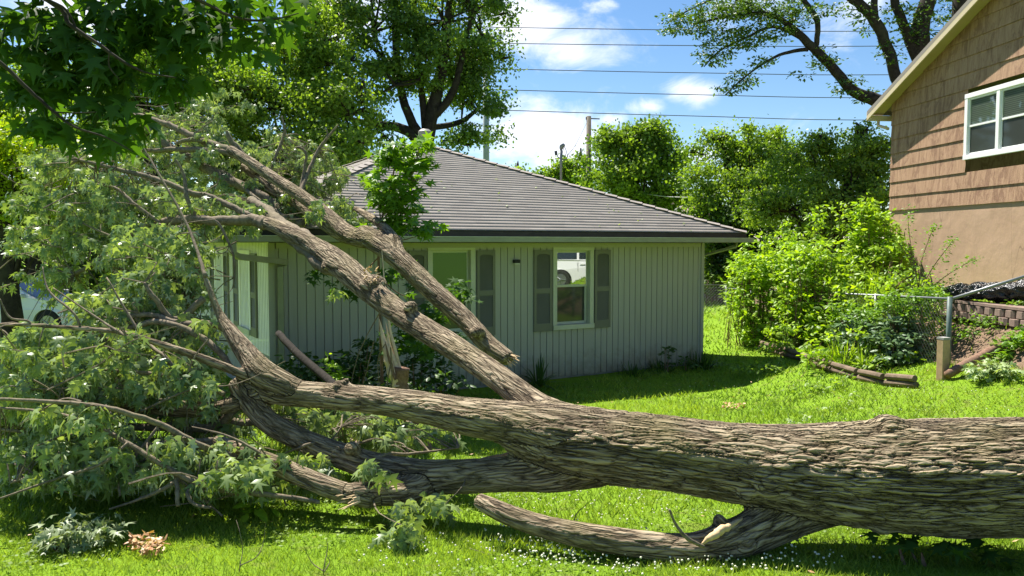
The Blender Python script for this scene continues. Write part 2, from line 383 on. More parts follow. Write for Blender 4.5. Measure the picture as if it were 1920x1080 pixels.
house = empty('green_house', HW(WL / 2, 0, 0), 'single storey green house with grooved siding and a grey hipped shingle roof', 'house')
WIN = [(t_at(1112), t_at(1036), .865, 2.395 - .03), (t_at(890), t_at(801), .86, 2.38)]   # t0,t1,z0,z1 outside the trim
PITCHG = .1335
def grooved(mb, F, t0, t1, z0, z1, ph=0):
    """F(t,o,z) -> point; profile with grooves at multiples of PITCHG"""
    prof = [(t0, 0)]; k = math.floor((t0 - ph) / PITCHG) + 1
    while ph + k * PITCHG < t1 - .012:
        g0 = ph + k * PITCHG
        if g0 > t0 + .012: prof += [(g0 - .0075, 0), (g0 - .0065, -.018), (g0 + .0065, -.018), (g0 + .0075, 0)]
        k += 1
    prof.append((t1, 0))
    vs = []
    for a, o in prof: vs += [F(a, o, z0), F(a, o, z1)]
    mb.add(vs, [(2 * i, 2 * i + 1, 2 * i + 3, 2 * i + 2) for i in range(len(prof) - 1)])
mb = MB(); cuts = [0]
for (a, b, z0, z1) in WIN:
    a += .07; b -= .07; z0 += .07; z1 -= .07
    grooved(mb, HW, cuts[-1], a, .02, ZT); grooved(mb, HW, a, b, .02, z0); grooved(mb, HW, a, b, z1, ZT)
    cuts.append(b)
grooved(mb, HW, cuts[-1], WL, .02, ZT)
mb.build('front_wall', M['siding'], house)
mb = MB()
HD = 8.3
def HS(t, o, z): return CR - WD * (WL + o) - WN * t + Vector((0, 0, z))     # left side wall, t metres back
def HRt(t, o, z): return CR + WD * o - WN * t + Vector((0, 0, z))
grooved(mb, HRt, 0, HD, .02, ZT); mb.build('right_wall', M['siding'], house)
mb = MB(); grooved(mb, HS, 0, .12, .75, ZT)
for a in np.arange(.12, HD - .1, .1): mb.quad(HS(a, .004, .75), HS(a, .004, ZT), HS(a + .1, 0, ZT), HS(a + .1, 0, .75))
mb.build('side_wall', M['trim_side'], house, label='white painted left side wall')
mb = MB(); mb.quad(HW(0, 0, .02) - WN * HD, HW(0, 0, ZT) - WN * HD, HW(WL, 0, ZT) - WN * HD, HW(WL, 0, .02) - WN * HD); mb.build('back_wall', M['siding'], house)
mb = MB()
for (A, B) in (((0, -.06), (WL, -.06)), ):
    mb.quad(HW(0, -.05, -.4), HW(0, -.05, .1), HW(WL, -.05, .1), HW(WL, -.05, -.4))
mb.quad(HRt(0, -.05, -.4), HRt(HD, -.05, -.4), HRt(HD, -.05, .1), HRt(0, -.05, .1))
mb.quad(HS(0, -.04, -.4), HS(HD, -.04, -.4), HS(HD, -.04, .8), HS(0, -.04, .8))
mb.build('foundation', M['conc'], house)
mb = MB(); mb.box(HW(.03, .012, 1.22), (.075, .03, 2.38), Matrix.Rotation(math.atan2(WD.y, WD.x), 3, 'Z'))
mb.box(HW(WL - .03, .012, 1.22), (.09, .03, 2.38), Matrix.Rotation(math.atan2(WD.y, WD.x), 3, 'Z'))
mb.box(HW(WL / 2, .02, ZT - .045), (WL - .2, .03, .08), Matrix.Rotation(math.atan2(WD.y, WD.x), 3, 'Z'))
mb.build('corner_board', M['siding'], house)
RZ = Matrix.Rotation(math.atan2(WD.y, WD.x), 3, 'Z')
def hb(mb, t0, t1, o0, o1, z0, z1, F=HW, rot=RZ):
    c = F((t0 + t1) / 2, (o0 + o1) / 2, (z0 + z1) / 2)
    mb.box(c, (abs(t1 - t0), abs(o1 - o0), z1 - z0), rot)
def glasspane(t0, t1, o, z0, z1, twist, F=HW, tx=0):
    mb = MB(); dt = math.tan(twist) * (t1 - t0) / 2; dz = math.tan(tx) * (z1 - z0) / 2
    mb.quad(F(t0, o + dt - dz, z0), F(t1, o - dt - dz, z0), F(t1, o - dt + dz, z1), F(t0, o + dt + dz, z1)); return mb
def house_window(a, b, z0, z1, F=HW, rot=RZ, twist=0, tx=0, tm='trim'):
    w = .085
    fr = MB(); hb(fr, a, b, 0, .03, z1 - w, z1, F, rot); hb(fr, a, a + w, 0, .028, z0 + w, z1 - w, F, rot); hb(fr, b - w, b, 0, .028, z0 + w, z1 - w, F, rot)
    # reveal boards going inward
    hb(fr, a + w - .012, a + w + .006, -.1, 0, z0 + w, z1 - w, F, rot); hb(fr, b - w - .006, b - w + .012, -.1, 0, z0 + w, z1 - w, F, rot); hb(fr, a + w + .006, b - w - .006, -.1, 0, z1 - w - .006, z1 - w + .012, F, rot)
    f = fr.build('window', M[tm], house, bevel=.004)
    sl = MB(); hb(sl, a - .005, b + .005, -.09, .055, z0, z0 + w, F, rot); sl.build('sill', M['trim'], f, bevel=.005)
    ia, ib, i0, i1 = a + w + .006, b - w - .006, z0 + w, z1 - w - .006; mid = (i0 + i1) / 2 + .03; s = .035
    sa = MB()
    for (q0, q1, o) in ((mid - .02, i1, -.055), (i0, mid + .02, -.085)):
        hb(sa, ia, ia + s, o - .02, o, q0, q1, F, rot); hb(sa, ib - s, ib, o - .02, o, q0, q1, F, rot)
        hb(sa, ia + s, ib - s, o - .02, o, q1 - s, q1, F, rot); hb(sa, ia + s, ib - s, o - .02, o, q0, q0 + s + .01, F, rot)
    sa.build('sash', M['trim'], f, bevel=.002)
    glasspane(ia + s, ib - s, -.066, mid + .02, i1 - s, twist, F, tx).build('upper_pane', M['glass_dim' if tx else 'glass'], f)
    glasspane(ia + s, ib - s, -.098, i0 + s, mid - s + .02, 0, F).build('lower_pane', M['screen'], f)
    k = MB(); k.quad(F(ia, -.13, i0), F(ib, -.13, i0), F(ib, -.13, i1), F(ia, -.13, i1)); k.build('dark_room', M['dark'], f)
    return f
TW = R(3.0)
house_window(*WIN[0][:2], WIN[0][2], WIN[0][3], twist=TW); house_window(*WIN[1][:2], WIN[1][2], WIN[1][3], twist=TW, tx=R(-.8))
def shutter(a, b, z0, z1, F=HW, rot=RZ):
    mb = MB(); e = .05; mid = (z0 + z1) / 2; o0, o1 = .004, .034
    hb(mb, a, a + e, o0, o1, z0, z1, F, rot); hb(mb, b - e, b, o0, o1, z0, z1, F, rot)
    hb(mb, a + e, b - e, o0, o1 - .002, z0, z0 + .14, F, rot); hb(mb, a + e, b - e, o0, o1 - .002, z1 - .07, z1, F, rot); hb(mb, a + e, b - e, o0, o1 - .002, mid - .045, mid + .045, F, rot)
    for (q0, q1) in ((z0 + .14, mid - .045), (mid + .045, z1 - .07)):
        n = int((q1 - q0) / .028)
        for i in range(n):
            z = q0 + (i + .5) * (q1 - q0) / n; h = (q1 - q0) / n
            mb.quad(F(a + e, o1 - .004, z - h * .5), F(b - e, o1 - .004, z - h * .5), F(b - e, o0 + .006, z + h * .5), F(a + e, o0 + .006, z + h * .5))
    # arched head of the louvre panel
    cx = (a + b) / 2; wv = (b - a) / 2 - e; pts = [F(cx + wv * math.cos(x), o1 - .001, z1 - .11 + .045 * math.sin(x)) for x in np.linspace(0, math.pi, 9)]
    top = [F(cx + wv * math.cos(x), o1 - .001, z1 - .06) for x in np.linspace(0, math.pi, 9)]
    mb.add(pts + top, [(i, i + 1, 10 + i, 9 + i) for i in range(8)])
    return mb.build('shutter', M['shutter'], house)
for (a, b) in ((t_at(1143.5), t_at(1114)), (t_at(1034), t_at(1000)), (t_at(927), t_at(893)), (t_at(799), t_at(765))): shutter(a, b, .855, 2.29)
# side windows on the left wall
RS = Matrix.Rotation(math.atan2(WN.y, WN.x), 3, 'Z')
for k, (a, b) in enumerate(((1.15, 2.0), (3.3, 4.2))):
    house_window(a, b, .95, 2.3, HS, RS, tm='trim_side'); shutter(a - .42, a - .03, .95, 2.25, HS, RS); shutter(b + .03, b + .42, .95, 2.25, HS, RS)
# roof
EZ = 2.615; OF = .55; OR = .62; OL = .72; SL = .405
E = [HW(-OR, OF, 0), HW(WL + OL, OF, 0), HW(WL + OL, -HD - OF, 0), HW(-OR, -HD - OF, 0)]   # FR, FL, BL, BR
Wd = WL + OR + OL; Dp = HD + 2 * OF; k = Dp / 2
def RP(tt, dd, z): return HW(tt - OR, OF - dd, z)                        # tt from right eave, dd from front eave
ridge = [RP(k, k, EZ + SL * k), RP(Wd - k, k, EZ + SL * k)]
if Wd - k < k: ridge = [RP(Wd / 2, k, EZ + SL * Wd / 2)] * 2
AP = ridge
t = NT('roof_shingle'); uv = t.n('ShaderNodeAttribute', attribute_name='suv').outputs['Vector']
br = t.n('ShaderNodeTexBrick'); t.put(br.inputs['Vector'], uv); br.inputs['Scale'].default_value = 1; br.inputs['Brick Width'].default_value = .3; br.inputs['Row Height'].default_value = .142
br.inputs['Mortar Size'].default_value = .002; br.inputs['Mortar Smooth'].default_value = .2; br.offset = .37
br.inputs['Color1'].default_value = (.15, .13, .112, 1); br.inputs['Color2'].default_value = (.38, .335, .29, 1); br.inputs['Mortar'].default_value = (.12, .105, .098, 1)
f = t.noise(t.coord(attr='suv', scale=(60, 60, 60)), 1, 4, .7); f2 = t.noise(t.coord(attr='suv', scale=(.7, .7, .7)), 1, 5, .6)
f4 = t.noise(t.coord(attr='suv', scale=(1.6, 9, 1)), 1, 4, .7); bc = t.mix(t.ramp(f4, [(.42, (0, 0, 0)), (.6, (.65, .65, .65))]), br.outputs[0], (.25, .22, .19)); c = t.mix(f, bc, (.36, .325, .285)); c = t.mix(t.math('MULTIPLY', f2, .4), c, (.20, .175, .165))
M['roof'] = t.done(t.pbr(c, .9, t.bump(f, .6, .004), spec=.2))
def roof_face(A, B, C1, C2, name):
    """A,B eave ends; C1 above A side, C2 above B side (equal for a triangle); stepped courses"""
    A, B, C1, C2 = [np.array(v) for v in (A, B, C1, C2)]
    A[2] = B[2] = EZ; L = np.linalg.norm((C1 + C2) / 2 - (A + B) / 2); n = int(L / .142)
    u = (B - A) / np.linalg.norm(B - A); up = np.cross(u, ((C1 + C2) / 2 - (A + B) / 2)); up /= np.linalg.norm(up)
    if up[2] < 0: up = -up
    V = []; F = []; UV = []
    for i in range(n):
        f0 = i / n; f1 = (i + 1) / n
        a0 = A + (C1 - A) * f0; b0 = B + (C2 - B) * f0; a1 = A + (C1 - A) * f1; b1 = B + (C2 - B) * f1
        m = 30; 
        xs_ = np.linspace(0, 1, m)
        jit = rng.normal(0, .0025, m)
        low = np.array([a0 + (b0 - a0) * x + up * (.0018 + .001 * rng.random()) for x in xs_])
        bot = np.array([a0 + (b0 - a0) * x - up * .001 for x in xs_]); hi = np.array([a1 + (b1 - a1) * x for x in xs_])
        b = len(V); V += list(bot) + list(low) + list(hi)
        for q, fr in ((bot, f0), (low, f0), (hi, f1)):
            for p in q: UV.append((np.dot(p - A, u), fr * n * .142 + .001, 0))
        for j in range(m - 1):
            F.append((b + j, b + j + 1, b + m + j + 1, b + m + j)); F.append((b + m + j, b + m + j + 1, b + 2 * m + j + 1, b + 2 * m + j))
    me = np_mesh(name, np.array(V), np.array(F), attrs={'suv': np.array(UV)}); return me
rf = link('roof', roof_face(E[0], E[1], AP[0], AP[1], 'roof_front'), M['roof'], house)
for (a, b, c1, c2) in ((E[1], E[2], AP[1], AP[1]), (E[2], E[3], AP[1], AP[0]), (E[3], E[0], AP[0], AP[0])):
    link('roof_side', roof_face(a, b, c1, c2, 'roof_side'), M['roof'], rf)
for i, e in enumerate(E):
    cap = MB(); a = Vector((e.x, e.y, EZ)); b = Vector(AP[0] if i in (0, 3) else AP[1]); n = 26; sd = (b - a).cross(Vector((0, 0, 1))).normalized()
    for j in range(n):
        p = a.lerp(b, j / n); q = a.lerp(b, (j + 1.0) / n); h0 = Vector((0, 0, .042)); h1 = Vector((0, 0, .026)); dn = Vector((0, 0, .035))
        cap.add([p - sd * .13 + h0 - dn, p + h0, p + sd * .13 + h0 - dn, q - sd * .13 + h1 - dn, q + h1, q + sd * .13 + h1 - dn], [(0, 1, 4, 3), (1, 2, 5, 4)])
    cp = cap.mesh('hip_cap'); at = cp.attributes.new('suv', 'FLOAT_VECTOR', 'POINT'); at.data.foreach_set('vector', np.array(cap.v).ravel() * 3.1)
    link('hip_cap', cp, M['roof'], rf)
# soffit, fascia, gutter
mb = MB(); mb.add([Vector((e.x, e.y, ZT)) for e in E], [(0, 1, 2, 3)]); mb.build('soffit', M['gutter'], house)
def ring(name, o0, o1, z0, z1, mat, parent=house):
    mb = MB()
    cs = []
    for oo in (o0, o1): cs.append([HW(-OR - oo, OF + oo, 0), HW(WL + OL + oo, OF + oo, 0), HW(WL + OL + oo, -HD - OF - oo, 0), HW(-OR - oo, -HD - OF - oo, 0)])
    for i in range(4):
        j = (i + 1) % 4; v = []
        for c in cs:
            for z in (z0, z1):
                for q in (i, j): v.append(Vector((c[q].x, c[q].y, z)))
        mb.add(v, [(4, 5, 7, 6), (2, 3, 7, 6), (0, 1, 5, 4), (0, 1, 3, 2)])
    return mb.build(name, mat, parent)
ring('fascia', -.02, 0, ZT - .0, EZ - .012, M['black'])
gt = ring('gutter', .095, .10, ZT + .012, ZT + .088, M['gutter'])
ring('gutter_bottom', .003, .095, ZT + .006, ZT + .014, M['gutter'], gt)
ring('gutter_lip', .088, .108, ZT + .088, ZT + .096, M['lip'], gt)
def pipe(pts, w, name, mat, parent=None, n=4):
    mb = MB(); mb.tube(pts, w, n); return mb.build(name, mat, parent, bevel=.006)
# left downspout: outlet at the eave corner, elbow back to the wall and down
p0 = HW(WL + OL - .1, OF + .05, ZT); 
pipe([p0 + Vector((0, 0, .04)), p0 - Vector((0, 0, .14)), p0.lerp(HW(WL - .13, .07, ZT - .2), .12) - Vector((0, 0, .17)), HW(WL - .22, .1, ZT - .29), HW(WL - .15, .07, ZT - .36), HW(WL - .15, .07, .1), HW(WL - .15, .3, .02)], .058, 'downspout', M['gutter'], house)
p0 = HW(-OR + .02, OF - .25, ZT)
pipe([p0 + Vector((0, 0, .04)), p0 - Vector((0, 0, .07)), HRt(.35, .05, ZT - .32), HRt(.35, .05, .1)], .042, 'downspout', M['gutter'], house)
# wall lamp, small vents
mb = MB(); hb(mb, t_at(972), t_at(961), 0, .07, 2.07, 2.13); lp = mb.build('wall_lamp', M['black'], house, bevel=.01)
mb = MB(); hb(mb, t_at(971), t_at(962), .01, .06, 2.045, 2.069); mb.build('lamp_lens', M['lip'], lp)
# crawl space vent
mb = MB(); mb.box(HW(2.3, .3, -.07), (.9, .5, .06), RZ); mb.build('window_well', M['conc'], house)
# roof vent pipe
vp = Vector(AP[0]) + Vector((0, .4, 0)); vb = P(797, 285, vp.y)
mb = MB(); mb.tube([vb - Vector((0, 0, .5)), vb + Vector((0, 0, .33))], .085, 16); M['flue'] = simple('flue_metal', (.30, .28, .25), .5, .2, 8)
fl = mb.build('flue', M['flue'], house, smooth=True)
mb = MB(); mb.tube([vb + Vector((0, 0, .33)), vb + Vector((0, 0, .35)), vb + Vector((0, 0, .45)), vb + Vector((0, 0, .50))], [.10, .15, .15, .09], 18); mb.build('flue_cap', M['flue'], fl)
for t_, d_ in ((0,0),):
    pass

# ------------------------------------------------------------------ brown house
BD = Vector((.085, -.996, 0)); BN = Vector((-.996, -.085, 0)); BC = Vector((P(1667, 457, 18).x, 18, 0))
def BW(t, o, z): return BC + BD * t + BN * o + Vector((0, 0, z))          # t metres towards the camera, o out of the wall
def bt(px):
    k = (px - 960) / FPX; return (k * BC.y - BC.x) / (BD.x - k * BD.y)
RBm = Matrix.Rotation(math.atan2(BD.y, BD.x), 3, 'Z')
BZ = 3.17; BE = 5.52; BWD = 7.9; SLB = .43
brown = empty('brown_house', BW(3, -3, 1.4), 'tall brown house with wide wood shakes over a tan stucco base', 'house')
t = NT('weathered_shake'); co = t.coord('Object', (1, 1, 1))
f = t.noise(t.coord('Object', (16, 16, 1.3)), 1, 6, .7, .5); f2 = t.noise(co, 1.7, 4, .6); fp = t.noise(t.coord('Object', (5, 5, 1.8)), 1, 6, .75, .8)
c = t.ramp(f, [(.25, (.22, .125, .07)), (.5, (.35, .21, .125)), (.8, (.46, .295, .185))])
c = t.mix(t.ramp(fp, [(.49, (0, 0, 0)), (.6, (.6, .6, .6))]), c, (.15, .07, .04))
M['shake'] = t.done(t.pbr(c, .8, t.bump(t.noise(t.coord('Object', (55, 55, 4)), 1, 4, .7), .9, .01)))
t = NT('tan_stucco'); co = t.coord('Object', (1, 1, 1)); f = t.noise(co, 1.1, 5, .6); f2 = t.noise(co, 3.2, 3, .5); crack = t.noise(t.coord('Object', (1.2, 1.2, .12)), 1, 2, .5)
cr = t.math('LESS_THAN', t.math('ABSOLUTE', t.math('SUBTRACT', crack, .5)), .0016)
c = t.mix(f, (.36, .235, .15), (.50, .34, .235)); c = t.mix(t.ramp(t.noise(t.coord('Object', (1.1, 1.1, .35)), 1, 5, .7), [(.55, (0, 0, 0)), (.75, (.5, .5, .5))]), c, (.30, .20, .13)); c = t.mix(t.math('MULTIPLY', cr, .5), c, (.2, .13, .09))
M['stucco'] = t.done(t.pbr(c, .9, t.bump(t.noise(co, 90, 3), .3, .004, t.bump(f2, .5, .03)), spec=.15))
M['cream'] = simple('cream_trim', (.56, .46, .31), .5, .08, 3, .1)
M['tan_soffit'] = simple('tan_soffit', (.42, .33, .20), .6, .08, 3, .1)
M['white'] = simple('white_vinyl', (.78, .78, .76), .4, .03, 3, .05)
def bb(mb, t0, t1, o0, o1, z0, z1): mb.box(BW((t0 + t1) / 2, (o0 + o1) / 2, (z0 + z1) / 2), (abs(t1 - t0), abs(o1 - o0), z1 - z0), RBm)
def gab(tt): return BE + SLB * min(tt, BWD - tt)
mb = MB(); mb.quad(BW(0, 0, .1), BW(BWD, 0, .1), BW(BWD, 0, BZ), BW(0, 0, BZ)); mb.quad(BW(0, 0, .1), BW(0, 0, BZ), BW(0, -9, BZ), BW(0, -9, .1)); mb.quad(BW(BWD, 0, .1), BW(BWD, 0, BZ), BW(BWD, -9, BZ), BW(BWD, -9, .1))
mb.build('stucco_base', M['stucco'], brown)
W0, W1, WZ0, WZ1 = bt(1804), bt(1804) + 1.86, 4.02, 5.28
mb = MB(); z = BZ - .02; ex = .318
while z < BE + SLB * BWD / 2:
    zt = z + ex
    ts = 0; te = BWD
    lo_t = max(0, (z - BE) / SLB); hi_t = BWD - lo_t
    segs = [(lo_t if z > BE else 0, hi_t if z > BE else BWD)]
    if z < WZ1 - .03 and zt > WZ0 + .03: segs = [(segs[0][0], W0 + .03), (W1 - .03, segs[0][1])]
    for (a, b) in segs:
        n = max(int((b - a) / .45), 1)
        for i in range(n):
            q0 = a + (b - a) * i / n; q1 = a + (b - a) * (i + 1) / n; dz = random.uniform(-.0015, .0015)
            mb.add([BW(q0, .03, z + dz), BW(q1, .03, z + dz), BW(q1, .008, zt), BW(q0, .008, zt), BW(q0, .001, z + dz + .004), BW(q1, .001, z + dz + .004)], [(0, 1, 2, 3), (4, 5, 1, 0)])
        # side-wall shakes (far corner)
    mb.add([BW(-.001, .03, z), BW(-.03, -9, z), BW(-.008, -9, zt), BW(-.001, .008, zt)], [(0, 1, 2, 3)]) if z < BE else None
    z = zt
mb.build('shake_siding', M['shake'], brown)
mb = MB(); OV = .34; EO = .42   # rake overhang, eave overhang
def rk(tt, o, dz): return BW(tt, o, BE + SLB * (tt if tt <= BWD / 2 else BWD - tt) + dz)
# roof slabs
for side in (0, 1):
    f = (lambda tt: tt) if side == 0 else (lambda tt: BWD - tt)
    a, b = -EO, BWD / 2
    v = [rk(f(q), o, dz) if True else None for q in (a, b) for o in (OV + .03, -9.3) for dz in (.02, .115)]
    mb.add(v, [(1, 3, 7, 5), (0, 1, 5, 4), (0, 2, 3, 1), (2, 6, 7, 3)])
mb.build('roof', M['roof'], brown)
mb = MB()
for side in (0, 1):
    f = (lambda tt: tt) if side == 0 else (lambda tt: BWD - tt)
    a, b = -EO, BWD / 2
    mb.quad(rk(f(a), OV, 0.018), rk(f(b), OV, .018), rk(f(b), 0, .018), rk(f(a), 0, .018))
mb.build('soffit', M['tan_soffit'], brown)
mb = MB()
for side in (0, 1):
    f = (lambda tt: tt) if side == 0 else (lambda tt: BWD - tt)
    a, b = -EO - .02, BWD / 2
    v = [rk(f(q), o, dz) for q in (a, b) for o in (OV, OV + .028) for dz in (-.09, .10)]
    mb.add(v, [(0, 1, 3, 2), (2, 3, 7, 6), (0, 2, 6, 4), (1, 5, 7, 3), (0, 4, 5, 1)])
mb.build('rake_board', M['cream'], brown)
mb = MB(); bb(mb, -EO - .005, -EO + .10, -9, OV, BE - SLB * EO - .11, BE - SLB * EO + .0); mb.build('gutter', M['cream'], brown)
mb = MB(); z0 = BE - SLB * EO
mb.tube([BW(-EO + .05, .12, z0 - .08), BW(-EO + .05, .12, z0 - .22), BW(-.12, .10, z0 - .30), BW(-.06, .05, z0 - .34)], .035, 8); mb.build('downspout', M['cream'], brown, smooth=True)
fr = MB(); w = .09; bb(fr, W0, W1, 0, .06, WZ1 - w, WZ1); bb(fr, W0, W1, 0, .065, WZ0, WZ0 + w)
for a in (W0, (W0 + W1) / 2 - w / 2, W1 - w): bb(fr, a, a + w, 0, .055, WZ0 + w, WZ1 - w)
bwin = fr.build('window', M['white'], brown, bevel=.006)
sh = MB(); s = .035
for (a, b) in ((W0 + w, (W0 + W1) / 2 - w / 2), ((W0 + W1) / 2 + w / 2, W1 - w)):
    mid = (WZ0 + WZ1) / 2
    for (q0, q1, o) in ((mid - .01, WZ1 - w, .03), (WZ0 + w, mid + .02, .02)):
        bb(sh, a, a + s, 0, o, q0, q1); bb(sh, b - s, b, 0, o, q0, q1); bb(sh, a + s, b - s, 0, o - .002, q1 - s, q1); bb(sh, a + s, b - s, 0, o - .002, q0, q0 + s)
    m1 = MB(); m1.quad(BW(a + s, .01, mid + .02), BW(b - s, .01, mid + .02), BW(b - s, .01, WZ1 - w - s), BW(a + s, .01, WZ1 - w - s)); 
    t = NT('blind_glass') if 'blind' not in M else None
    if t:
        wv = t.n('ShaderNodeTexWave', bands_direction='Z'); t.put(wv.inputs[0], t.coord('Object')); wv.inputs['Scale'].default_value = 9
        d = t.pbr(t.ramp(wv.outputs['Fac'], [(.3, (.03, .04, .03)), (.8, (.10, .125, .09))]), .4); gl = t.n('ShaderNodeBsdfGlossy'); gl.inputs[0].default_value = (.7, .8, .7, 1); gl.inputs['Roughness'].default_value = .02
        m = t.n('ShaderNodeMixShader'); m.inputs[0].default_value = .22; t.put(m.inputs[1], d); t.put(m.inputs[2], gl.outputs[0]); M['blind'] = t.done(m.outputs[0])
    m1.build('upper_pane', M['blind'], bwin)
    m2 = MB(); m2.quad(BW(a + s, .008, WZ0 + w + s), BW(b - s, .008, WZ0 + w + s), BW(b - s, .008, mid - .01), BW(a + s, .008, mid - .01)); m2.build('lower_pane', M['screen'], bwin)
sh.build('sash', M['white'], bwin)

# ------------------------------------------------------------------ the fallen tree
fallen = empty('fallen_tree', P(1920, 893, 4.4), 'huge fallen silver maple lying across the lawn and reaching up over the green house', 'tree')
LIMBS = {   # px, py, depth, radius in px at that depth
 'trunk': [(2750, 830, 3.9, 150), (2400, 870, 4.1, 126), (2150, 890, 4.3, 116), (1920, 893, 4.4, 112), (1700, 893, 4.5, 108), (1520, 884, 4.6, 92), (1380, 868, 4.7, 76), (1240, 848, 4.8, 72), (1120, 836, 4.9, 70), (1050, 828, 5.0, 62), (960, 800, 5.15, 46)],
 'a': [(1180, 830, 4.85, 58), (1060, 812, 4.95, 55), (960, 793, 5.1, 43), (880, 781, 5.2, 37), (800, 765, 5.35, 31), (700, 751, 5.5, 27), (600, 741, 5.7, 25), (530, 735, 5.8, 26), (480, 722, 5.85, 25)],
 'b': [(1130, 805, 4.95, 40), (1060, 790, 5.1, 36), (1000, 758, 5.3, 28), (920, 698, 5.6, 25), (840, 645, 6.0, 24), (760, 595, 6.4, 23), (690, 541, 6.8, 24), (640, 498, 7.1, 25), (590, 462, 7.4, 18), (545, 438, 7.6, 15), (505, 420, 7.8, 13), (465, 412, 8.0, 10)],
 'f': [(1120, 862, 4.9, 52), (1040, 882, 5.0, 42), (960, 888, 5.1, 34), (870, 893, 5.2, 33), (790, 893, 5.3, 33), (720, 880, 5.4, 29), (640, 855, 5.5, 25), (560, 822, 5.65, 22), (500, 788, 5.75, 22), (462, 745, 5.8, 20), (440, 715, 5.85, 16)],
 'f_kink': [(815, 900, 5.25, 26), (770, 918, 5.2, 28), (720, 925, 5.15, 24), (660, 922, 5.1, 20)],
 'g': [(700, 935, 5.1, 20), (640, 922, 5.12, 20), (570, 895, 5.2, 20), (500, 865, 5.3, 18), (450, 845, 5.4, 15), (405, 825, 5.5, 12)],
 'h': [(1590, 935, 4.62, 42), (1500, 960, 4.6, 43), (1430, 990, 4.55, 42), (1370, 1014, 4.5, 38), (1295, 1028, 4.42, 30), (1200, 1020, 4.42, 27), (1100, 1005, 4.46, 25), (1010, 985, 4.55, 22), (940, 960, 4.65, 20), (895, 937, 4.75, 15)],
 'stub': [(1385, 1012, 4.5, 20), (1360, 990, 4.5, 15), (1343, 968, 4.5, 12)],
 'c': [(560, 735, 5.75, 22), (500, 705, 5.8, 27), (470, 672, 5.9, 22), (440, 632, 6.0, 16), (412, 590, 6.1, 9), (388, 530, 6.2, 6), (378, 500, 6.3, 4)],
 'e': [(480, 740, 5.8, 18), (420, 762, 5.8, 15), (340, 772, 5.85, 12), (250, 765, 5.9, 10), (150, 775, 6, 8)],
 'd': [(470, 708, 5.8, 8.8), (400, 680, 5.7, 9.6), (300, 645, 5.6, 7.2), (220, 622, 5.6, 6.4), (140, 615, 5.6, 5.6), (60, 610, 5.6, 4.8), (-60, 606, 5.6, 4.0)],
}
def pr(l): return [P(x, y, d) for x, y, d, r in l], [r * d / FPX for x, y, d, r in l]
def knot(mb, px, py, d, r, sq=.8):
    c = P(px, py, d); r *= d / FPX; vs = []; n = 10
    bm = bmesh.new(); bmesh.ops.create_icosphere(bm, subdivisions=2, radius=r)
    mb.add([c + Vector((v.co.x, v.co.y, v.co.z * sq)) for v in bm.verts], [tuple(v.index for v in f.verts) for f in bm.faces]); bm.free()
CEN = []; CRD = []; CT = []; CA = []; CB = []; CS = []
def reg(C, r, T, A, B, off):
    s = np.concatenate([[0], np.cumsum(np.linalg.norm(np.diff(C, axis=0), axis=1))])
    CEN.append(C); CRD.append(r); CT.append(T); CA.append(A); CB.append(B); CS.append(s + off)
